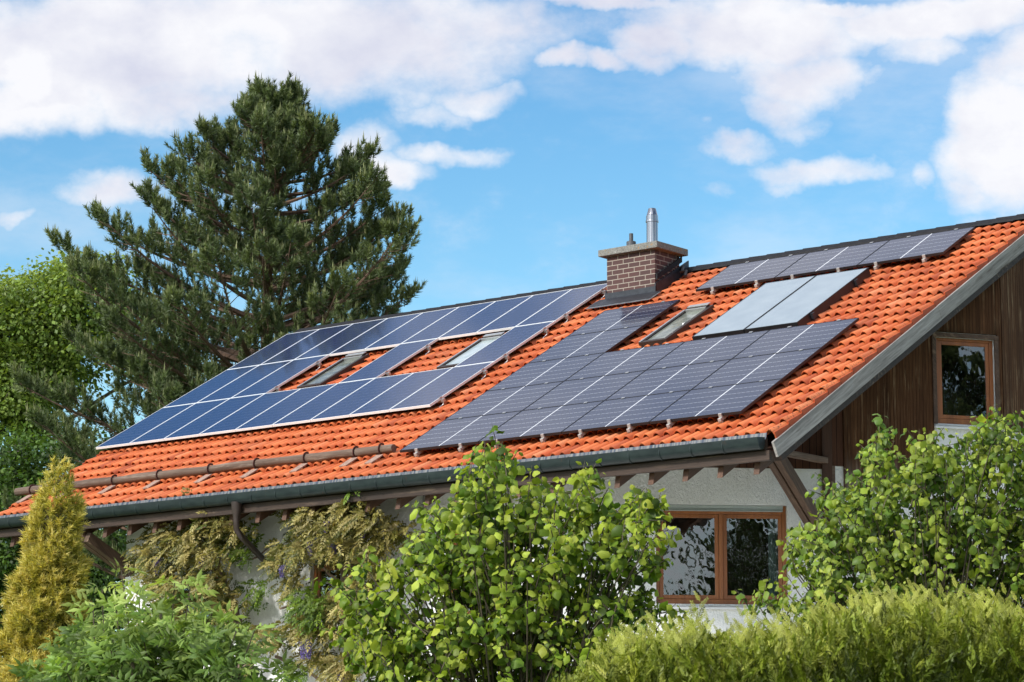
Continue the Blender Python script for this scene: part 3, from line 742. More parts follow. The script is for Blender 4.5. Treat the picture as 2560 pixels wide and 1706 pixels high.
# ================================================================== GROUND
def gz(x, y):
    d = (np.array([x, y, 0.0])-C)@HF
    return float(np.interp(d, [-60, 0, 14, 40, 52, 70, 120, 400, 4000], [-6.5, -2.95, -2.3, -.75, -.45, -.3, -.2, 0, 0]))
xs = np.concatenate([np.linspace(-2500, -80, 8), np.linspace(-60, 110, 60), np.linspace(140, 2500, 8)])
gx, gy = np.meshgrid(xs, xs-25, indexing='ij'); nG = len(xs)
gV = np.stack([gx, gy, np.vectorize(gz)(gx, gy)], -1).reshape(-1, 3)
ii = np.arange(nG*nG).reshape(nG, nG)
gr = npmesh('ground', gV, np.stack([ii[:-1, :-1], ii[1:, :-1], ii[1:, 1:], ii[:-1, 1:]], -1).reshape(-1, 4), 'meadow_grass', smooth=True); gr['kind'] = 'structure'
# unseen pale paving round the house, added to bounce light up onto the walls
tv = [L0[:2]+np.array([-2.5, -.5]), L0[:2]+np.array([-2.5, -8.0]), A0[:2]+np.array([5.5, -9.0]), POST[:2]+np.array([9.5, -2.5]), BEND[:2]+np.array([5, 6]), BEND[:2]+np.array([.0, 6])]
tz = gz(9, -4)+.10
mb = MB(); k_ = len(tv); mb.add([(x, y, tz) for x, y in tv]+[(x, y, tz-1.2) for x, y in tv], [tuple(range(k_))]+[(i, k_+i, k_+(i+1) % k_, (i+1) % k_) for i in range(k_)]); tag(mb.build('bounce_terrace', 'pale_bounce_paving'), kind='structure')
# ================================================================== PLANTS
def nrm(a): return a/(np.linalg.norm(a, axis=-1, keepdims=True)+1e-9)
def frames(D, N):
    X = nrm(D); Z = nrm(N-X*np.sum(N*X, -1, keepdims=True)); return X, np.cross(Z, X), Z
def inst(T, P, D, N, S, W=None):
    X, Y, Z = frames(D, N); S = np.asarray(S)[:, None, None]; W = 1 if W is None else np.asarray(W)[:, None, None]
    return P[:, None]+S*(T[None, :, 0:1]*X[:, None]+W*T[None, :, 1:2]*Y[:, None]+T[None, :, 2:3]*Z[:, None])
class Foliage:
    def __init__(s): s.V = []; s.F = []; s.a = []; s.r = []; s.n = 0
    def add(s, T, TF, P, D, N, S, age, W=None, rnd=None):
        if len(P) == 0: return
        V = inst(T, P, D, N, S, W); k = len(T); n = len(P)
        s.F.append((np.asarray(TF)[None]+(np.arange(n)*k)[:, None, None]+s.n).reshape(-1, 3)); s.V.append(V.reshape(-1, 3)); s.n += n*k
        s.a.append(np.repeat(age, k)); s.r.append(np.repeat(rng.random(n) if rnd is None else rnd, k))
    def build(s, name, m, parent, off):
        return npmesh(name, np.concatenate(s.V), np.concatenate(s.F), m, parent, {'age': np.concatenate(s.a), 'rnd': np.concatenate(s.r)}, off=off)
def rv(n, s=1.0): return rng.normal(0, s, (n, 3))
UP = np.array([0, 0, 1.0])
# leaf templates (x along the leaf, y across, z its face)
def t_round():
    st = [(0.0, .05), (.16, .34), (.42, .47), (.72, .36)]; V = []
    for t, w in st:
        dz = .10*t-.38*t*t
        V += [(t, w, dz-.30*w*(.6+t*.4)), (t, 0, dz), (t, -w, dz-.30*w*(.6+t*.4))]
    V.append((1.03, 0, -.34)); F_ = []
    for i in range(3):
        a = i*3
        F_ += [(a, a+1, a+4), (a, a+4, a+3), (a+1, a+2, a+5), (a+1, a+5, a+4)]
    F_ += [(9, 10, 12), (10, 11, 12)]
    return np.array(V), F_
T_ROUND = t_round()
T_HAZ = []
for k_ in range(6):
    V_ = T_ROUND[0].copy(); j_ = rng.normal(0, 1, V_.shape); V_[:, 1] *= 1+.16*j_[:, 1]; V_[1:, 2] += .075*j_[1:, 2]; V_[2:, 0] += .05*j_[2:, 0]
    V_[:, 2] -= rng.uniform(.0, .35)*np.abs(V_[:, 1])+rng.uniform(-.05, .30)*V_[:, 0]**2; V_[:, 1] += rng.normal(0, .10)*V_[:, 0]**2; T_HAZ.append(V_)
T_LANCE = (np.array([(0, 0, 0), (.42, .17, -.02), (1, 0, -.18), (.42, -.17, -.02), (.42, 0, .05)]), [(0, 4, 1), (4, 2, 1), (0, 3, 4), (4, 3, 2)])
T_WIDE = (np.array([(0, 0, 0), (.42, .23, -.02), (1, 0, -.18), (.42, -.23, -.02), (.42, 0, .05)]), [(0, 4, 1), (4, 2, 1), (0, 3, 4), (4, 3, 2)])
T_OVAL = (np.array([(0, 0, 0), (.45, .30, -.06), (1, 0, -.15), (.45, -.30, -.06)]), [(0, 2, 1), (0, 3, 2)])
T_NEEDLE = (np.array([(0, .5, 0), (0, -.5, 0), (1, 0, 0)]), [(0, 1, 2)])
class Plant:
    def __init__(s, name, base, label, cat, group=None):
        s.base = np.array([base[0], base[1], gz(base[0], base[1])-.05]); s.root = empty(name, tuple(s.base)); tag(s.root, label, cat, group)
    def stems(s, mb, m, name='stem'): return mb.build(name, m, s.root, off=s.base, smooth=True)
def bez(a, b, c, n=8):
    t = np.linspace(0, 1, n)[:, None]; return (1-t)**2*a+2*t*(1-t)*b+t*t*c
def pxpt(x, y, t, dt=0): return at(x, y, t+dt)
# ---- hazel ----------------------------------------------------------------
def hazel(label, group, basepx, t, blobs, sprigs, m, leaf=.10, dens=1.0, depth=.9, seed=1, up=.55):
    global rng
    rng = np.random.default_rng(seed)
    b0 = at(basepx, 1706, t); pl = Plant('hazel_bush', b0, label, 'bush', group); base = pl.base
    fo = Foliage(); mb = MB()
    twigs = []                                                  # (start, dir, length, agebias)
    for (x, y, rx, ry, n) in blobs:
        n = int(n*dens); q = rng.normal(0, .52, (n, 2)); q = q/np.maximum(1, np.linalg.norm(q, axis=1)/1.0)[:, None]
        for a, b in q:
            dt = rng.normal(0, depth*.55)
            P = pxpt(x+a*rx, y+b*ry, t, dt)
            out = nrm((P-base)*np.array([1, 1, .35])+rng.normal(0, .25, 3)); d = nrm(out*.55+UP*up+rng.normal(0, .38, 3))
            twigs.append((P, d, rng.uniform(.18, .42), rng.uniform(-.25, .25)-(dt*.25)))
    for (x, y, ln, lean) in [q_ for s_ in sprigs for q_ in ((s_[0], s_[1], s_[2]*1.5, s_[3]), (s_[0]+rng.normal(0, 22), s_[1]+abs(rng.normal(0, 30))+18, s_[2]*1.1, s_[3]+rng.normal(0, .15)))]:                              # long shoots that stick out at the top: tip pixel, length, lean
        tip = pxpt(x, y, t, rng.normal(0, .3)); d = nrm(UP+HR*lean+rng.normal(0, .05, 3))
        twigs.append((tip-d*ln, d, ln, .30))
    for k, (P, d, L, ab) in enumerate(twigs):
        n = max(3, int(L/.034)); f = (np.arange(n)+.5)/n
        side = nrm(np.cross(d, nrm(rng.normal(0, 1, 3)))); side2 = np.cross(d, side)
        ph = np.arange(n)*2.4+rng.uniform(0, 6)
        bend = (-UP*.25*L)
        Q = P+d*L*f[:, None]+bend*(f**2)[:, None]
        rad = np.cos(ph)[:, None]*side+np.sin(ph)[:, None]*side2
        oh = Q-base; oh[:, 2] = 0; oh = nrm(oh-HF*.5)
        D = nrm(rad*.8+d*.30+oh*.35+rv(n, .2)-UP*(.45+.45*rng.random((n, 1)))); N = nrm(UP*.6+oh*.55+rv(n, .50))
        S = leaf*rng.uniform(.42, 1.15, n)*np.where(f > .8, .65, 1.0)
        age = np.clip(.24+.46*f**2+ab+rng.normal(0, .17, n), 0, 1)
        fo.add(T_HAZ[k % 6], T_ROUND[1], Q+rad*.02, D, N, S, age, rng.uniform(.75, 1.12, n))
        mb.tube([P, P+d*L*.5+bend*.25, P+d*L+bend], [.006, .005, .002], 3, cap=False)
        if k % 5 == 0 or k >= len(twigs)-len(sprigs):
            g = base+np.array([rng.normal(0, .22), rng.normal(0, .22), 0]); c = np.array([*(g[:2]*.55+P[:2]*.45), g[2]+(P[2]-g[2])*.75])
            pts = bez(g, c, P, 7); mb.tube(list(pts), np.linspace(.013, .005, 7), 5, cap=False)
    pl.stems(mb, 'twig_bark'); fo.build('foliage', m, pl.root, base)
    return pl
hazel('broad light green hazel bush in front of the white wall, left of the wide window', 'hazel bushes before the house', 1300, 22,
      [(1225, 1230, 55, 95, 36), (1180, 1290, 50, 60, 24), (1190, 1370, 120, 90, 70), (1300, 1330, 80, 70, 30), (1400, 1310, 60, 80, 24), (1465, 1270, 45, 75, 20), (1545, 1300, 55, 50, 20), (1612, 1330, 30, 60, 12),
       (1090, 1430, 120, 60, 40), (1060, 1400, 50, 40, 14), (1400, 1430, 160, 80, 78), (1560, 1430, 65, 80, 34), (1230, 1480, 190, 90, 120), (1000, 1600, 110, 60, 55), (950, 1530, 60, 50, 20), (930, 1650, 70, 60, 34),
       (1150, 1620, 190, 90, 130), (1380, 1580, 190, 100, 105), (1555, 1540, 70, 60, 32), (1480, 1680, 140, 70, 55), (1250, 1700, 230, 60, 110), (1020, 1690, 100, 40, 50), (880, 1470, 30, 40, 5), (910, 1440, 30, 25, 5)],
      [(1252, 1072, .42, .05), (1330, 1130, .30, .1), (1462, 1112, .36, .15), (1440, 1200, .3, 0), (1594, 1178, .34, .2), (1652, 1196, .30, .2), (1668, 1250, .25, .3), (1120, 1235, .25, -.3), (1175, 1170, .3, -.15), (1033, 1365, .3, -.5), (1120, 1300, .25, -.4), (905, 1420, .3, -.4), (880, 1540, .25, -.5), (1690, 1480, .25, .6), (1700, 1515, .2, .7), (1600, 1230, .3, 0), (1540, 1240, .3, -.1), (1350, 1150, .35, .2)],
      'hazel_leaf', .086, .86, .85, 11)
hazel('large dense hazel bush at right below the gable window', 'hazel bushes before the house', 2330, 26,
      [(2095, 1275, 40, 50, 18), (2195, 1130, 28, 80, 16), (2190, 1275, 80, 60, 46), (2300, 1230, 110, 60, 56), (2330, 1150, 50, 60, 20), (2440, 1170, 80, 80, 46), (2480, 1090, 40, 50, 16), (2560, 1150, 70, 80, 44),
       (2085, 1400, 62, 55, 34), (2015, 1375, 32, 40, 9), (2180, 1380, 140, 80, 90), (2350, 1350, 150, 90, 120), (2500, 1320, 120, 110, 110), (2620, 1300, 90, 130, 80),
       (2080, 1500, 66, 60, 32), (2050, 1545, 42, 45, 13), (2220, 1490, 160, 80, 100), (2420, 1480, 170, 80, 120), (2580, 1450, 120, 90, 80), (1930, 1530, 50, 25, 12), (2090, 1560, 60, 50, 22), (2330, 1590, 250, 60, 60)],
      [(2190, 1055, .4, -.1), (2235, 1072, .32, .25), (2310, 1070, .36, .0), (2350, 1082, .3, .25), (2455, 1030, .36, -.05), (2490, 1032, .36, .1), (2515, 1045, .34, .25), (2400, 1090, .3, .1), (1960, 1320, .3, -.3), (1990, 1318, .26, .1), (1950, 1400, .25, -.6), (1880, 1505, .32, -.6), (2085, 1190, .3, -.1), (2140, 1150, .3, -.2), (1950, 1460, .2, -.5)],
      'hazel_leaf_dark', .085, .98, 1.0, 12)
# ---- compound-leaved plants ------------------------------------------------
def compound(fo, P, D, N, L, pairs, ll, age, droop=.35, T=T_LANCE):
    """many pinnate leaves at once: P start, D rachis direction"""
    n = len(P); X, Y, Z = frames(D, N); L = np.asarray(L)
    rn = rng.random(n)
    for k in range(pairs):
        f = .30+.62*k/max(1, pairs-1)
        Q = P+X*(L*f)[:, None]-UP*(L*droop*f*f)[:, None]
        sc_ = ll*(1-.30*abs(f-.55))*rng.uniform(.85, 1.15, n)
        for sg in (-1, 1):
            d = nrm(X*.62+Y*sg*.85-UP*.28+rv(n, .10)); fo.add(*T, Q, d, nrm(Z+rv(n, .25)), sc_, age+rng.normal(0, .05, n), rnd=rn)
    Q = P+X*L[:, None]-UP*(L*droop)[:, None]; fo.add(*T, Q, nrm(X-UP*.5), nrm(Z+rv(n, .2)), ll*rng.uniform(.9, 1.2, n), age, rnd=rn)
rng = np.random.default_rng(21)
pl = Plant('elder_bush', at(350, 1706, 20), 'fresh green elder bush with feathery leaves in front of the left house corner', 'bush')
fo = Foliage(); mb = MB()
eb = [(330, 1575, 120, 50, 44), (250, 1600, 110, 60, 60), (450, 1560, 120, 60, 60), (540, 1590, 80, 60, 34), (180, 1650, 90, 50, 46), (360, 1650, 190, 60, 130), (520, 1670, 90, 60, 56), (130, 1690, 70, 30, 24), (300, 1490, 50, 60, 9), (440, 1490, 60, 60, 10), (380, 1510, 70, 50, 12), (210, 1560, 30, 60, 10), (600, 1675, 40, 40, 10), (520, 1520, 40, 50, 6), (350, 1730, 260, 40, 90)]
Ps, Ds, As = [], [], []
for (x, y, rx, ry, n) in eb:
    y += 48; ry *= .85; q = rng.normal(0, .5, (int(n*.80), 2))
    for a, b in q:
        P = pxpt(x+a*rx, y+b*ry, 20, rng.normal(0, .45)); out = nrm((P-pl.base)*np.array([1, 1, .2])+rv(1, .5)[0])
        d = nrm(out*.5+UP*.35+rv(1, .35)[0]); m3 = rng.integers(2, 4)
        for k in range(m3):
            Ps.append(P+rv(1, .02)[0]); Ds.append(nrm(d+rv(1, .55)[0])); As.append(np.clip(.35-(y+b*ry-1560)*.0016+rng.normal(0, .15), 0, 1))
        if rng.random() < .16:
            g = pl.base+np.array([rng.normal(0, .3), rng.normal(0, .3), 0]); mb.tube(list(bez(g, np.array([*(g[:2]*.5+P[:2]*.5), g[2]+.8*(P[2]-g[2])]), P, 7)), np.linspace(.016, .006, 7), 4, cap=False)
for (x, y) in ((303, 1408), (285, 1440), (437, 1440), (475, 1452), (232, 1490), (530, 1515), (590, 1560), (350, 1470), (400, 1475), (255, 1455)):
    tip = pxpt(x, y+18, 20, rng.normal(0, .2)); g = pl.base+np.array([rng.normal(0, .3), rng.normal(0, .3), 0])
    mb.tube(list(bez(g, np.array([*(g[:2]*.35+tip[:2]*.65), g[2]+.7*(tip[2]-g[2])]), tip, 9)), np.linspace(.014, .006, 9), 4, cap=False)
    for j in range(4):
        for k in range(2):
            a = rng.uniform(0, 6.28); Ps.append(tip-UP*j*.14); Ds.append(nrm(np.array([math.cos(a), math.sin(a), .45]))); As.append(.75-.1*j)
Ps, Ds, As = np.array(Ps), np.array(Ds), np.array(As)
compound(fo, Ps, Ds, nrm(UP*.7-HF*.6+rv(len(Ps), .3)), rng.uniform(.13, .21, len(Ps)), 3, .098, As, .5)
pl.stems(mb, 'twig_bark'); fo.build('foliage', 'elder_leaf', pl.root, pl.base)
# ---- wisteria on the wall
def wisteria(label, blobs, stems, flowers, seed, bpx):
    global rng
    rng = np.random.default_rng(seed)
    def wp(x, y, d): return atplane(x, y, L0+nF*d, nF)
    b = wp(bpx, 1706, .3); pl = Plant('wisteria', b, label, 'climber', 'wisteria climbers on the front wall')
    fo = {'bronze': Foliage(), 'green': Foliage()}; mb = MB()
    for (x, y, rx, ry, n, kind, dmax) in blobs:
        n = int(n*2.9); q = rng.normal(0, .5, (n, 2)); q /= np.maximum(1, np.linalg.norm(q, axis=1)/1.05)[:, None]
        q *= .80; depth = .10+rng.uniform(.15, 1, n)*dmax*1.45*np.sqrt(np.clip(1-.95*np.sum(q**2, 1), .05, 1))
        P = np.array([wp(x+a*rx, y+b_*ry, dd) for (a, b_), dd in zip(q, depth)])
        ang = rng.uniform(0, 6.28, n); out = np.cos(ang)[:, None]*dF+np.sin(ang)[:, None]*UP*.6+nF*rng.uniform(.3, 1.1, n)[:, None]
        age = np.clip((.36 if kind == 'bronze' else .45)+.30*(depth/dmax-.4)-.22*q[:, 1]+rng.normal(0, .16, n), 0, 1)
        compound(fo[kind], P, nrm(out), nrm(nF+UP*.8+rv(n, .3)), rng.uniform(.17, .27, n), 5, .082, age, .5, T_WIDE)
    for pts, r0, r1 in stems:
        Q = [wp(x, y, d) for x, y, d in pts]; Q = np.array(Q)
        t = np.linspace(0, len(Q)-1, len(Q)*5); S_ = np.stack([np.interp(t, np.arange(len(Q)), Q[:, i]) for i in range(3)], 1)
        k = np.array([.25, .5, .25]); S2 = S_.copy()
        for _ in range(4): S2[1:-1] = .25*S2[:-2]+.5*S2[1:-1]+.25*S2[2:]
        S2[1:-1] += rng.normal(0, .012, S2[1:-1].shape)
        sm_ = MB(); sm_.tube(list(S2), np.linspace(r0, r1, len(S2)), 7); pl.stems(sm_, 'vine_bark')
    fo['bronze'].build('foliage', 'wisteria_leaf', pl.root, pl.base)
    if fo['green'].V: fo['green'].build('green_foliage', 'wisteria_green', pl.root, pl.base)
    for (x, y, L) in flowers:
        P = wp(x, y, 1.05); n = int(240*L/.3); f = rng.random(n)
        a = rng.uniform(0, 6.28, n); r_ = .048*(1-f*.75)*np.sqrt(rng.random(n))+.008
        Q = P-UP*(f*L)[:, None]+np.stack([np.cos(a)*r_, np.sin(a)*r_, 0*a], 1)
        ff = Foliage(); ff.add(*T_OVAL, Q, rv(n)+np.stack([np.cos(a), np.sin(a), 0*a], 1), rv(n), np.full(n, .032), rng.random(n)); ff.build('flower_cluster', 'wisteria_flower', pl.root, pl.base)
wisteria('bronze leaved wisteria climbing the wall left of the downpipe', [
    (510, 1262, 48, 40, 46, 'green', .7), (535, 1300, 75, 40, 46, 'bronze', .8), (450, 1340, 90, 42, 60, 'bronze', .8), (385, 1385, 70, 55, 56, 'bronze', .8), (500, 1385, 100, 55, 72, 'bronze', .9), (590, 1325, 60, 45, 44, 'bronze', .7), (610, 1385, 50, 35, 14, 'green', .5),
    (420, 1450, 80, 50, 56, 'bronze', .8), (520, 1460, 90, 55, 66, 'bronze', .8), (570, 1510, 55, 45, 40, 'bronze', .7), (450, 1520, 90, 45, 50, 'bronze', .6), (645, 1480, 42, 36, 16, 'green', .35), (605, 1570, 30, 30, 7, 'green', .5), (640, 1340, 36, 30, 8, 'green', .4), (390, 1570, 60, 50, 26, 'bronze', .5), (620, 1690, 40, 30, 14, 'bronze', .5), (480, 1240, 18, 22, 6, 'bronze', .8)],
    [([(585, 1716, .25), (640, 1640, .35), (635, 1615, .35), (600, 1580, .3), (590, 1520, .25), (545, 1430, .3), (540, 1330, .3)], .085, .05), ([(560, 1720, .2), (602, 1665, .25), (600, 1600, .25), (588, 1560, .25), (585, 1500, .3)], .06, .04), ([(545, 1430, .3), (470, 1400, .4), (400, 1380, .5)], .035, .012), ([(545, 1400, .3), (640, 1400, .3), (690, 1350, .25)], .028, .01)],
    [(392, 1403, .24), (502, 1385, .26), (408, 1538, .10), (395, 1395, .12)], 31, 600)
wisteria('bronze leaved wisteria with purple flowers climbing right of the downpipe', [
    (885, 1222, 36, 34, 30, 'green', .8), (860, 1262, 65, 34, 40, 'bronze', .8), (770, 1285, 75, 24, 40, 'bronze', .8), (900, 1300, 85, 50, 66, 'bronze', .9), (810, 1325, 90, 40, 60, 'bronze', .9), (740, 1375, 60, 34, 44, 'bronze', .9), (690, 1400, 25, 28, 14, 'bronze', .8), (840, 1370, 90, 40, 56, 'bronze', .9), (930, 1360, 70, 50, 52, 'bronze', .8), (980, 1320, 40, 40, 20, 'bronze', .5), (935, 1425, 60, 45, 42, 'bronze', .8), (890, 1470, 60, 35, 32, 'bronze', .8), (1020, 1330, 28, 40, 10, 'bronze', .4),
    (740, 1450, 45, 45, 22, 'bronze', .5), (775, 1510, 55, 45, 44, 'green', .8), (860, 1510, 60, 40, 36, 'bronze', .7), (690, 1590, 55, 24, 34, 'bronze', .7), (770, 1570, 80, 40, 50, 'bronze', .7), (780, 1545, 50, 30, 24, 'green', .8), (850, 1580, 60, 35, 30, 'bronze', .6), (860, 1670, 70, 45, 56, 'bronze', .7), (740, 1680, 50, 30, 24, 'green', .5), (800, 1640, 50, 30, 16, 'bronze', .5), (650, 1580, 25, 20, 8, 'bronze', .5)],
    [([(875, 1722, .25), (872, 1560, .28), (858, 1470, .3), (860, 1380, .3), (890, 1280, .35)], .08, .04), ([(686, 1605, .3), (660, 1635, .32)], .03, .015), ([(690, 1642, .25), (750, 1665, .3), (800, 1700, .3)], .035, .03), ([(700, 1522, .25), (760, 1505, .3), (858, 1480, .3)], .02, .03), ([(858, 1460, .3), (780, 1400, .5), (720, 1390, .6)], .03, .01), ([(870, 1540, .3), (800, 1570, .4), (770, 1630, .4)], .03, .012), ([(860, 1420, .3), (940, 1400, .4), (1000, 1340, .3)], .03, .01)],
    [(816, 1305, .20), (775, 1352, .26), (835, 1358, .18), (705, 1415, .2), (757, 1605, .30), (772, 1595, .36), (852, 1685, .22), (905, 1332, .08)], 32, 875)
# ---- golden yew ------------------------------------------------------------
rng = np.random.default_rng(41)
TY = 28.0
pl = Plant('golden_conifer', at(112, 1706, TY), 'narrow golden yellow conifer in the lower left corner', 'tree')
ax = at(112, 1706, TY); tb_y = [1140, 1180, 1245, 1300, 1393, 1430, 1500, 1600, 1706, 1900]; tb_l = [-3, -22, -42, -54, -62, -78, -92, -108, -122, -140]; tb_r = [8, 34, 56, 60, 70, 78, 80, 88, 92, 110]
ppm = F/TY
n = 4300; py_ = 1142+(1900-1142)*np.sqrt(rng.random(n)); az = rng.uniform(0, 2*np.pi, n)
lr = np.where(np.cos(az) > 0, np.interp(py_, tb_y, tb_r), -np.interp(py_, tb_y, tb_l))/ppm
lump = 1+.13*np.sin(az*3+py_*.045)+.10*np.sin(az*5-py_*.08)
rad = lr*lump*rng.uniform(.70, 1.0, n)
zz = C[2]+np.array([ray(1280, y)[2] for y in py_])*TY
axx = ax[:2]+HR[:2]*0+np.outer(1-np.clip((py_-1140)/500, 0, 1), HR[:2])*(13/ppm)
outd = np.cos(az)[:, None]*HR+np.sin(az)[:, None]*HF
P = np.concatenate([axx, zz[:, None]], 1)+outd*rad[:, None]
fo = Foliage(); d = nrm(outd*.75+UP*.75+rv(n, .28))
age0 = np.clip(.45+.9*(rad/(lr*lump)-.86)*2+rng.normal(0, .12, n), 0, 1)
for k in range(34):
    f = k/33; a = rng.uniform(0, 6.28, n); X, Y, Z = frames(d, rv(n)); sp = nrm(X*(.35+.9*f)+np.cos(a)[:, None]*Y+np.sin(a)[:, None]*Z)
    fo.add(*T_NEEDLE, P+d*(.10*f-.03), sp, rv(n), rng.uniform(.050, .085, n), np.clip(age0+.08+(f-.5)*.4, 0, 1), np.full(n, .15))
mb = MB(); mb.tube([pl.base, at(116, 1700, TY), at(120, 1420, TY)], [.07, .04, .006], 7)
for k in range(0, n, 6):
    c0 = np.array([*axx[k], zz[k]-.16]); mb.tube([c0, (c0+P[k])/2-UP*.02, P[k]], [.012, .009, .004], 3, cap=False)
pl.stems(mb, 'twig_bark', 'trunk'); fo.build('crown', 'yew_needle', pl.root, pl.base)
# ---- thuja hedge -------------------------------------------------------------
rng = np.random.default_rng(51)
def t_frond():
    V = [(0, .022, 0), (0, -.022, 0), (1, 0, -.10)]; F_ = [(0, 1, 2)]
    for k in range(6):
        f = .12+.82*k/5; L = .40*(1-.62*f)*(1.0 if k % 2 else .85)
        for sg in (-1, 1):
            b = len(V); x0 = f+(.03 if sg > 0 else 0); w = .055; dx, dy = .78*L, .62*L*sg
            V += [(x0-w*.6, 0, -.1*f*f), (x0+dx*.5-w*.35*1, dy*.5+w*.8*sg, -.1*f*f-.015), (x0+dx, dy, -.1*f*f-.06), (x0+dx*.5+w*.6, dy*.5-w*.5*sg, -.1*f*f-.015)]
            F_ += [(b, b+1, b+2), (b, b+2, b+3)]
            if L > .17:
                b = len(V); V += [(x0+dx*.4, dy*.4, -.1*f*f), (x0+dx*.4+.10, dy*.4+.015*sg, -.1*f*f-.02), (x0+dx*.4+.04, dy*.4+.035*sg, -.1*f*f-.02)]; F_ += [(b, b+1, b+2)]
    return np.array(V), F_
T_FROND = t_frond()
T_FR = []
for k_ in range(5):
    V_ = T_FROND[0].copy(); V_[3:, :2] *= rng.uniform(.75, 1.2, (len(V_)-3, 2)); V_[:, 2] += rng.normal(0, .03, len(V_))-.12*rng.random()*V_[:, 0]**2; V_[:, 1] += rng.normal(0, .14)*V_[:, 0]**2; T_FR.append(V_)
hx = [1330, 1400, 1453, 1520, 1655, 1750, 1840, 1950, 2043, 2110, 2290, 2425, 2560, 2750]; hy = [1805, 1752, 1715, 1665, 1630, 1622, 1626, 1618, 1588, 1556, 1540, 1542, 1562, 1562]
pl = Plant('thuja_hedge', at(2050, 1706, 12.2), 'bright yellow green clipped thuja hedge along the lower right foreground', 'hedge')
fo = Foliage(); mb = MB()
n = 13000
x = rng.uniform(1340, 2740, n); tt = rng.uniform(11.0, 14.2, n); top = np.interp(x, hx, hy)+np.interp(x, [1340, 1700, 2100, 2740], [22, 18, 12, 12])*rng.normal(0, 1, n)-16*np.maximum(0, np.sin(x*.11)+np.sin(x*.047+1)-.9)
y = top+(1830-top)*rng.random(n)**1.7
P = np.array([at(a, b, c) for a, b, c in zip(x, y, tt)]); dep = (y-top)
d = nrm(UP*1.0-HF*.25+rv(n, .46)); S = rng.uniform(.055, .125, n)
P = P-d*S[:, None]*.7
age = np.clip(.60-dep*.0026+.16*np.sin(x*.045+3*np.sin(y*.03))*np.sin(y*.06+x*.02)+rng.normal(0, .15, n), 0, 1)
N_ = rv(n)
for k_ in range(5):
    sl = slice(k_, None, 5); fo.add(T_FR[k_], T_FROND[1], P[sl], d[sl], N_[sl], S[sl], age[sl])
ns = 120; xs_ = np.concatenate([rng.uniform(1480, 2000, 170), rng.uniform(2000, 2700, 190)])
for xk in xs_:
    yt = np.interp(xk, hx, hy)-abs(rng.normal(0, 42 if xk < 2000 else 36))-4; t_ = rng.uniform(11.2, 13.8); tip = at(xk, yt, t_); L = rng.uniform(.18, .34); dd = nrm(UP+rv(1, .13)[0])
    k = 7; f = np.linspace(.05, .95, k); Q = tip-dd*(L*(1-f))[:, None]; sg = np.where(np.arange(k) % 2, 1, -1)
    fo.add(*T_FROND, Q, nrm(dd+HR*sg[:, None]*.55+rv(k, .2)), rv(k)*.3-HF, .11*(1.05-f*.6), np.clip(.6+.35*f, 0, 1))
for xk in np.arange(1400, 2720, 60):
    p = at(xk, 1720, 12.4); g = np.array([p[0], p[1], gz(p[0], p[1])-.05]); tm = MB(); tm.tube([g, p, at(xk+8, np.interp(xk, hx, hy)+60, 12.4)], [.035, .02, .008], 5); pl.stems(tm, 'twig_bark', 'trunk')
fo.build('foliage', 'thuja_leaf', pl.root, pl.base)
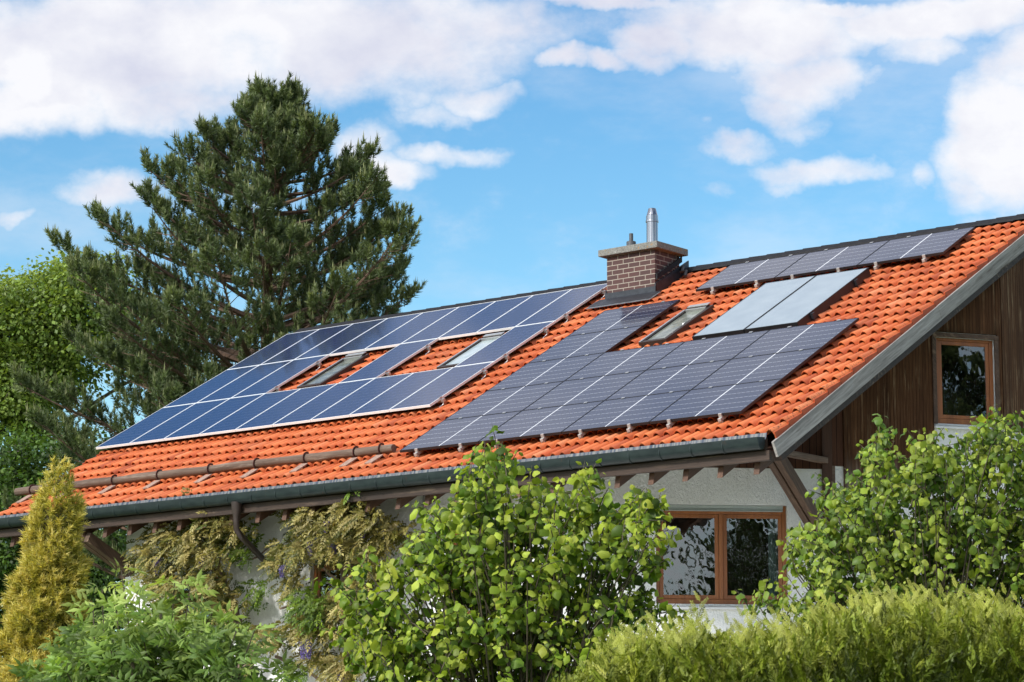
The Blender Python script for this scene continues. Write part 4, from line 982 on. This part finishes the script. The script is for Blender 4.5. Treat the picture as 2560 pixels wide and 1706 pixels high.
# ---- pine ------------------------------------------------------------------
def pine(seed, base, t, axpx, ty, tl, tr, top_y, bot_y, label, group=None):
    """tl / tr: half widths in pixels at heights ty, measured left and right of the trunk"""
    global rng
    rng = np.random.default_rng(seed); ppm = F/t
    pl = Plant('pine_tree', base, label, 'tree', group); B = pl.base
    def zpx(y): return C[2]+ray(1280, y)[2]*t
    ztop = zpx(top_y); mb = MB(); fo = Foliage(); ca = Foliage()
    H = ztop-B[2]; npt = 14
    tk = [np.array([B[0], B[1], B[2]+H*f])+np.array([math.sin(f*7)*.10, math.cos(f*5)*.10, 0]) for f in np.linspace(0, .985, npt)]
    mb.tube(tk, np.linspace(.26, .02, npt), 9)
    SP, SD, SA = [], [], []
    y = top_y+14
    ys = []
    while y < bot_y: ys.append(y); y += np.interp(y, [top_y, top_y+250, bot_y], [26, 42, 56])
    for yi in ys:
        z0 = zpx(yi); k = rng.integers(5, 8) if yi > top_y+90 else 4; a0 = rng.uniform(0, 6.28)
        for j in range(k):
            az = a0+j*2*math.pi/k+rng.normal(0, .2); c = math.cos(az)
            tipy = yi
            hw = np.interp(yi-np.interp(yi, [top_y, bot_y], [10, 45]), ty, tr if c > 0 else tl)/ppm
            L = hw*rng.uniform(.66, 1.10) if abs(c) > .35 else hw*rng.uniform(.6, .95)
            L = max(L, .35)
            out = c*HR+math.sin(az)*HF
            p0 = np.array([B[0], B[1], z0-L*rng.uniform(.15, .42)]); rise = L*rng.uniform(.25, .60)
            mid = p0+out*L*.6+UP*rise*.25; end = np.array([B[0], B[1], z0])+out*L+UP*rise*.30
            pts = bez(p0, mid, end, 9); mb.tube(list(pts), np.linspace(.035+.012*L, .012, 9), 5, cap=False)
            nl = int(7+L*2.8)
            for f in np.concatenate([np.linspace(.30, .98, nl), [1.0]]):
                q = pts[min(8, int(f*8))]*(1-(f*8) % 1)+pts[min(8, int(f*8)+1)]*((f*8) % 1) if f < 1 else pts[8]
                ll = (.30+.30*L*(1.05-f))*rng.uniform(.6, 1.1)
                sgn = rng.choice([-1, 1]); lat = nrm(np.cross(out, UP))*sgn
                dl = nrm(out*.7+lat*(.9 if f < 1 else .1)+UP*rng.uniform(.0, .45)); e = q+dl*ll+UP*ll*.18
                mb.tube([q, (q+e)/2-UP*.02, e], [.014, .011, .007], 3, cap=False)
                for s_ in range(3 if f < .95 else 6):
                    g = rng.uniform(.2, 1.0) if s_ else 1.0; P = q+(e-q)*g
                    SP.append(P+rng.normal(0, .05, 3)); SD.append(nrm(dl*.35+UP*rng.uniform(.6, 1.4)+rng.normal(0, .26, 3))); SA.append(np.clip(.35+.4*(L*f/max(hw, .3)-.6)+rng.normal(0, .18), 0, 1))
    for k in range(7):
        SP.append(np.array([B[0], B[1], ztop-.25*k-.2])+rng.normal(0, .10, 3)); SD.append(nrm(UP+rng.normal(0, .3, 3))); SA.append(.6)
    SP, SD, SA = np.array(SP), np.array(SD), np.array(SA); n = len(SP)
    SL_ = rng.uniform(.28, .50, n); w = np.full(n, .19)
    for k in range(68):
        f = rng.random(n)**.8; a = rng.uniform(0, 6.28, n); X, Y, Z = frames(SD, rv(n)); fw = .45+.9*f
        dd = nrm(X*fw[:, None]+np.cos(a)[:, None]*Y+np.sin(a)[:, None]*Z)
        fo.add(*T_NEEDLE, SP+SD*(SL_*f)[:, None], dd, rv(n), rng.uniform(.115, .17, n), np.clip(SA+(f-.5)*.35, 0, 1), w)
    cm = (SD[:, 2] > .55) & (rng.random(n) < .5); P = (SP+SD*SL_[:, None])[cm]; m_ = len(P)
    for k in range(3):
        ca.add(*T_NEEDLE, P+rv(m_, .02), nrm(UP*1.6+SD[cm]*.4+rv(m_, .10)), rv(m_), rng.uniform(.12, .28, m_), rng.random(m_), np.full(m_, .16))
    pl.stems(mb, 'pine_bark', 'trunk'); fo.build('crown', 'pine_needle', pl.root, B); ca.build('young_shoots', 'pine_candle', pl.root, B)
    return pl, n
TP = 72
ptab_y = [190, 260, 330, 350, 400, 450, 500, 560, 600, 650, 750, 850, 950, 1050, 1150, 1300, 1500]
ptab_l = [22, 70, 120, 180, 280, 300, 325, 370, 430, 480, 520, 570, 595, 600, 600, 590, 560]
ptab_r = [22, 55, 100, 170, 260, 270, 285, 310, 345, 385, 410, 415, 405, 395, 380, 360, 340]
pine_main, nsh = pine(61, at(675, 800, TP), TP, 675, ptab_y, ptab_l, ptab_r, 222, 1420, 'tall dark green pine tree rising behind the left end of the roof')
print('pine shoots', nsh)
# ---- broadleaved trees behind
def broad(label, basepx, t, blobs, m, leaf, seed, group):
    global rng
    rng = np.random.default_rng(seed)
    pl = Plant('broadleaf_tree', at(basepx, 1300, t), label, 'tree', group); B = pl.base; fo = Foliage(); mb = MB()
    zc = at(basepx, blobs[0][1], t)
    mb.tube([B, B*.5+zc*.5+np.array([.2, .1, 0]), zc], [.35, .24, .08], 8)
    for (x, y, rx, ry, n) in blobs:
        cpt = at(x, y, t); j = B*.45+zc*.55 if y > blobs[0][1]+100 else B*.25+zc*.75
        mb.tube(list(bez(j, (j+cpt)/2+UP*.3, cpt, 6)), np.linspace(.12, .03, 6), 5, cap=False)
        nc = max(4, n//17)
        for k in range(nc):
            a, b = np.clip(rng.normal(0, .5, 2), -1, 1); cc = at(x+a*rx, y+b*ry, t+rng.normal(0, 1.4)); m_ = 70
            mb.tube([cpt, (cpt+cc)/2-UP*.1, cc], [.03, .02, .01], 3, cap=False)
            P = cc+np.clip(rng.normal(0, 1, (m_, 3)), -1.5, 1.5)*np.array([.44, .44, .27]); d = nrm(P-cc+rv(m_, .3)-UP*.3)
            fo.add(*T_OVAL, P, d, nrm(UP*.9+rv(m_, .45)), leaf*rng.uniform(.7, 1.2, m_), np.clip(.45+(P[:, 2]-cc[2])*.55+rng.normal(0, .12)+rng.normal(0, .1, m_), 0, 1), np.full(m_, 1.25))
    pl.stems(mb, 'grey_bark', 'trunk'); fo.build('crown', m, pl.root, B)
G_ = 'leafy trees behind the pine'
broad('bright green leafy tree at the left edge behind the pine', 60, 95, [(110, 850, 100, 70, 1500), (120, 745, 90, 55, 1300), (175, 700, 60, 40, 700), (30, 800, 60, 70, 900), (240, 690, 60, 30, 500), (40, 930, 90, 80, 1500), (150, 930, 90, 70, 900), (260, 780, 90, 80, 900), (60, 1030, 80, 60, 900), (20, 720, 30, 20, 120), (330, 850, 90, 80, 500), (420, 900, 80, 80, 400), (-70, 830, 90, 80, 1100), (-60, 980, 100, 90, 1300), (-170, 900, 90, 90, 900), (-230, 1010, 80, 80, 700), (-130, 1080, 110, 60, 800), (-40, 740, 60, 50, 500)], 'broad_leaf', .17, 71, G_)
broad('deep green leafy tree lowest at the left edge, seen under the eave', 120, 88, [(60, 1200, 90, 50, 700), (30, 1130, 60, 40, 350), (60, 1320, 80, 60, 900), (30, 1420, 60, 70, 900), (110, 1440, 90, 70, 900), (230, 1420, 80, 70, 1200), (240, 1530, 80, 60, 1100), (60, 1560, 80, 60, 800), (290, 1350, 60, 50, 500), (150, 1120, 70, 50, 500), (330, 1130, 60, 50, 400), (-60, 1250, 90, 80, 900), (-80, 1420, 100, 90, 900), (-180, 1330, 90, 80, 700), (-60, 1570, 100, 70, 700)], 'broad_leaf_dark', .17, 72, G_)

# ---- pines across the street, seen in the window glass
for (x, y, s_, a) in ((51.8, -25.0, .75, .4), (57, -2.0, .88, 4.0), (61, 4.5, 1.0, 5.2)):
    r = pine_main.root.copy(); COL.objects.link(r); r.location = (x, y, gz(x, y)-.1); r.rotation_euler = (0, 0, a); r.scale = (s_, s_, s_)
    tag(r, 'dark pine tree standing opposite the house, mirrored in the timber window panes', 'tree', 'pines mirrored in the window glass')
    for ch in pine_main.root.children:
        c = ch.copy(); COL.objects.link(c); c.parent = r
# ================================================================== SKY AND SUN
SUN_EL, SUN_AZ = R(35), None
sd = nrm(np.array([-.12, -.99, 0])); S_DIR = np.array([sd[0]*math.cos(SUN_EL), sd[1]*math.cos(SUN_EL), math.sin(SUN_EL)])
ld = bpy.data.lights.new('sun', 'SUN'); ld.energy = 3.4; ld.angle = R(9); ld.color = (1.0, .965, .91)
lo = bpy.data.objects.new('sun', ld); COL.objects.link(lo)
lo.rotation_euler = Vector(S_DIR).to_track_quat('Z', 'Y').to_euler(); lo.location = (20, -30, 40)
wd = bpy.data.worlds.new('World'); sc.world = wd; wd.use_nodes = True
n = NT(wd.node_tree)
sky = n.n.new('ShaderNodeTexSky'); sky.sky_type = 'NISHITA'; sky.sun_disc = False; sky.sun_elevation = SUN_EL
sky.sun_rotation = math.atan2(S_DIR[0], S_DIR[1]); sky.air_density = 1.0; sky.dust_density = .4; sky.ozone_density = 2.0; sky.altitude = 500
Dv = n.n.new('ShaderNodeTexCoord').outputs['Generated']
Dn = n.v('NORMALIZE', Dv)
dx = n.v('DOT_PRODUCT', Dn, tuple(HR)); dy = n.v('DOT_PRODUCT', Dn, tuple(HF)); dz = n.xyz(Dn)[2]
dys = n.m('MAXIMUM', dy, .08)
X = n.m('DIVIDE', dx, dys); Z = n.m('DIVIDE', dz, dys)
XZ = n.node('ShaderNodeCombineXYZ', {'X': X, 'Y': Z, 'Z': 0.0}).outputs[0]
# ragged edges: warp the position by noise
wn_ = n.n.new('ShaderNodeTexNoise'); n._set(wn_.inputs['Vector'], XZ); wn_.inputs['Scale'].default_value = 22; wn_.inputs['Detail'].default_value = 5; wn_.inputs['Roughness'].default_value = .6
wv = n.v('SUBTRACT', wn_.outputs['Color'], (.5, .5, .5))
XW = n.v('ADD', XZ, n.v('MULTIPLY', wv, (.035, .030, 0)))
def pz(x, y):
    d = ray(x, y); return (d@HR)/(d@HF), d[2]/(d@HF)
BL = [(330, 120, 560, 190, 1.1), (100, 250, 210, 100, .95), (900, 110, 420, 150, 1.0), (650, 60, 800, 110, 1.0), (1130, 60, 260, 90, .8), (420, 270, 260, 70, .8), (270, 480, 165, 62, .85), (210, 440, 80, 40, .6), (40, 555, 55, 28, .6),
      (1000, 215, 150, 60, .6), (1190, 245, 130, 40, .62), (1080, 280, 90, 30, .5), (1130, 385, 125, 34, .68), (985, 430, 100, 38, .7), (920, 380, 80, 60, .55), (1330, 45, 70, 60, .6), (1500, 8, 260, 26, .8), (1420, 155, 70, 34, .75), (1510, 165, 60, 34, .75), (1600, 150, 70, 40, .7),
      (1900, 70, 320, 110, 1.05), (1640, 100, 110, 60, .85), (2010, 190, 170, 90, .95), (1960, 260, 110, 60, .75), (1840, 365, 105, 42, .72), (1990, 300, 90, 40, .6), (2030, 420, 150, 46, .72), (1980, 455, 60, 22, .5), (1740, 310, 30, 18, .4), (1810, 465, 60, 25, .45),
      (2350, 60, 330, 75, 1.05), (2300, 130, 130, 60, .7), (2190, 200, 55, 30, .45), (2510, 330, 150, 210, 1.1), (2560, 180, 160, 110, 1.0), (2440, 470, 90, 90, .75), (2520, 570, 120, 40, .6), (2090, 20, 120, 30, .9), (2310, 430, 40, 30, .35)]
dens = None
for x, y, rx, ry, s_ in BL:
    cx_, cz_ = pz(x, y)
    q = n.v('MULTIPLY', n.v('SUBTRACT', XW, (cx_, cz_, 0)), (F/rx/1.25, F/ry/1.25, 0))
    e_ = n.m('MULTIPLY', n.m('MAXIMUM', n.m('SUBTRACT', 1.0, n.v('DOT_PRODUCT', q, q)), 0.0), s_)
    dens = e_ if dens is None else n.m('MAXIMUM', dens, e_)
inframe = n.m('MULTIPLY', n.rng(n.m('ABSOLUTE', X), .24, .34, 1, 0, True), n.m('MULTIPLY', n.rng(dy, .3, .5, 0, 1, True), n.rng(Z, .34, .46, 1, 0, True)))
glob = n.noise(n.v('MULTIPLY', Dn, (1, 1, 1.6)), 2.6, 3, .55)
gl = n.rng(glob, .38, .60, -.25, 1.05)
den = n.m('ADD', n.m('MULTIPLY', dens, inframe), n.m('MULTIPLY', gl, n.m('SUBTRACT', 1.0, inframe)))
fb = n.noise(n.v('MULTIPLY', Dn, (1, 1, 1.5)), 17, 9, .62)
fb2 = n.noise(n.v('MULTIPLY', Dn, (1, 1, 1.6)), 55, 6, .6)
k = n.m('ADD', den, n.m('ADD', n.m('MULTIPLY', n.m('SUBTRACT', fb, .5), 1.15), n.m('MULTIPLY', n.m('SUBTRACT', fb2, .5), .55)))
veil = n.m('MULTIPLY', n.rng(n.noise(n.v('MULTIPLY', Dn, (1, 1, 2.6)), 9, 7, .6), .42, .72, 0, .30, True), 1.0)
cl = n.m('MAXIMUM', n.rng(k, -.02, .90, 0, 1, True), veil)
shn = n.noise(n.v('ADD', n.v('MULTIPLY', Dn, (1, 1, 1.5)), (0, 0, .03)), 13, 6, .55)
hot = None
for x, y, rx, ry in ((2540, 330, 110, 200), (470, 120, 200, 80), (640, 120, 110, 60), (90, 180, 60, 80), (100, 320, 110, 40), (1950, 60, 90, 60)):
    cx_, cz_ = pz(x, y); q = n.v('MULTIPLY', n.v('SUBTRACT', XW, (cx_, cz_, 0)), (F/rx/1.2, F/ry/1.2, 0)); e_ = n.m('MAXIMUM', n.m('SUBTRACT', 1.0, n.v('DOT_PRODUCT', q, q)), 0.0)
    hot = e_ if hot is None else n.m('MAXIMUM', hot, e_)
tone = n.m('ADD', n.m('ADD', n.rng(shn, .30, .64), n.m('MULTIPLY', n.m('SUBTRACT', fb2, .5), .9)), n.m('ADD', n.m('MULTIPLY', n.m('MULTIPLY', hot, inframe), .42), n.rng(k, .35, 1.0, .45, -.08)), clamp=True)
glare = n.rng(n.v('DOT_PRODUCT', Dn, tuple(S_DIR)), .35, .98, 1.0, 2.6, True)
ccol = n.v('SCALE', n.mix(tone, (4.75, 4.85, 5.85), (7.0, 6.95, 7.15)), scale=glare)
skc = n.node('ShaderNodeHueSaturation', {'Saturation': 1.12, 'Value': 1.0, 'Hue': .5, 'Color': sky.outputs[0]}).outputs[0]
skc = n.mix(1.0, skc, n.mix(n.rng(dz, .12, .32), (1.22, 1.42, 1.22), (.78, 1.16, 1.22)), 'MULTIPLY')
col = n.mix(n.m('MULTIPLY', cl, .96), skc, ccol)
# ground haze side below the horizon
bg = n.node('ShaderNodeBackground', {'Color': col, 'Strength': .1})
o = n.n.new('ShaderNodeOutputWorld'); n.l.new(bg.outputs[0], o.inputs[0])
try: wd.cycles.sampling_method = 'MANUAL'; wd.cycles.sample_map_resolution = 512
except Exception: pass
sc.cycles.max_bounces = 6; sc.cycles.transparent_max_bounces = 12; sc.cycles.diffuse_bounces = 4; sc.cycles.glossy_bounces = 3
sc.cycles.use_denoising = True
try: sc.cycles.caustics_reflective = False; sc.cycles.caustics_refractive = False
except Exception: pass
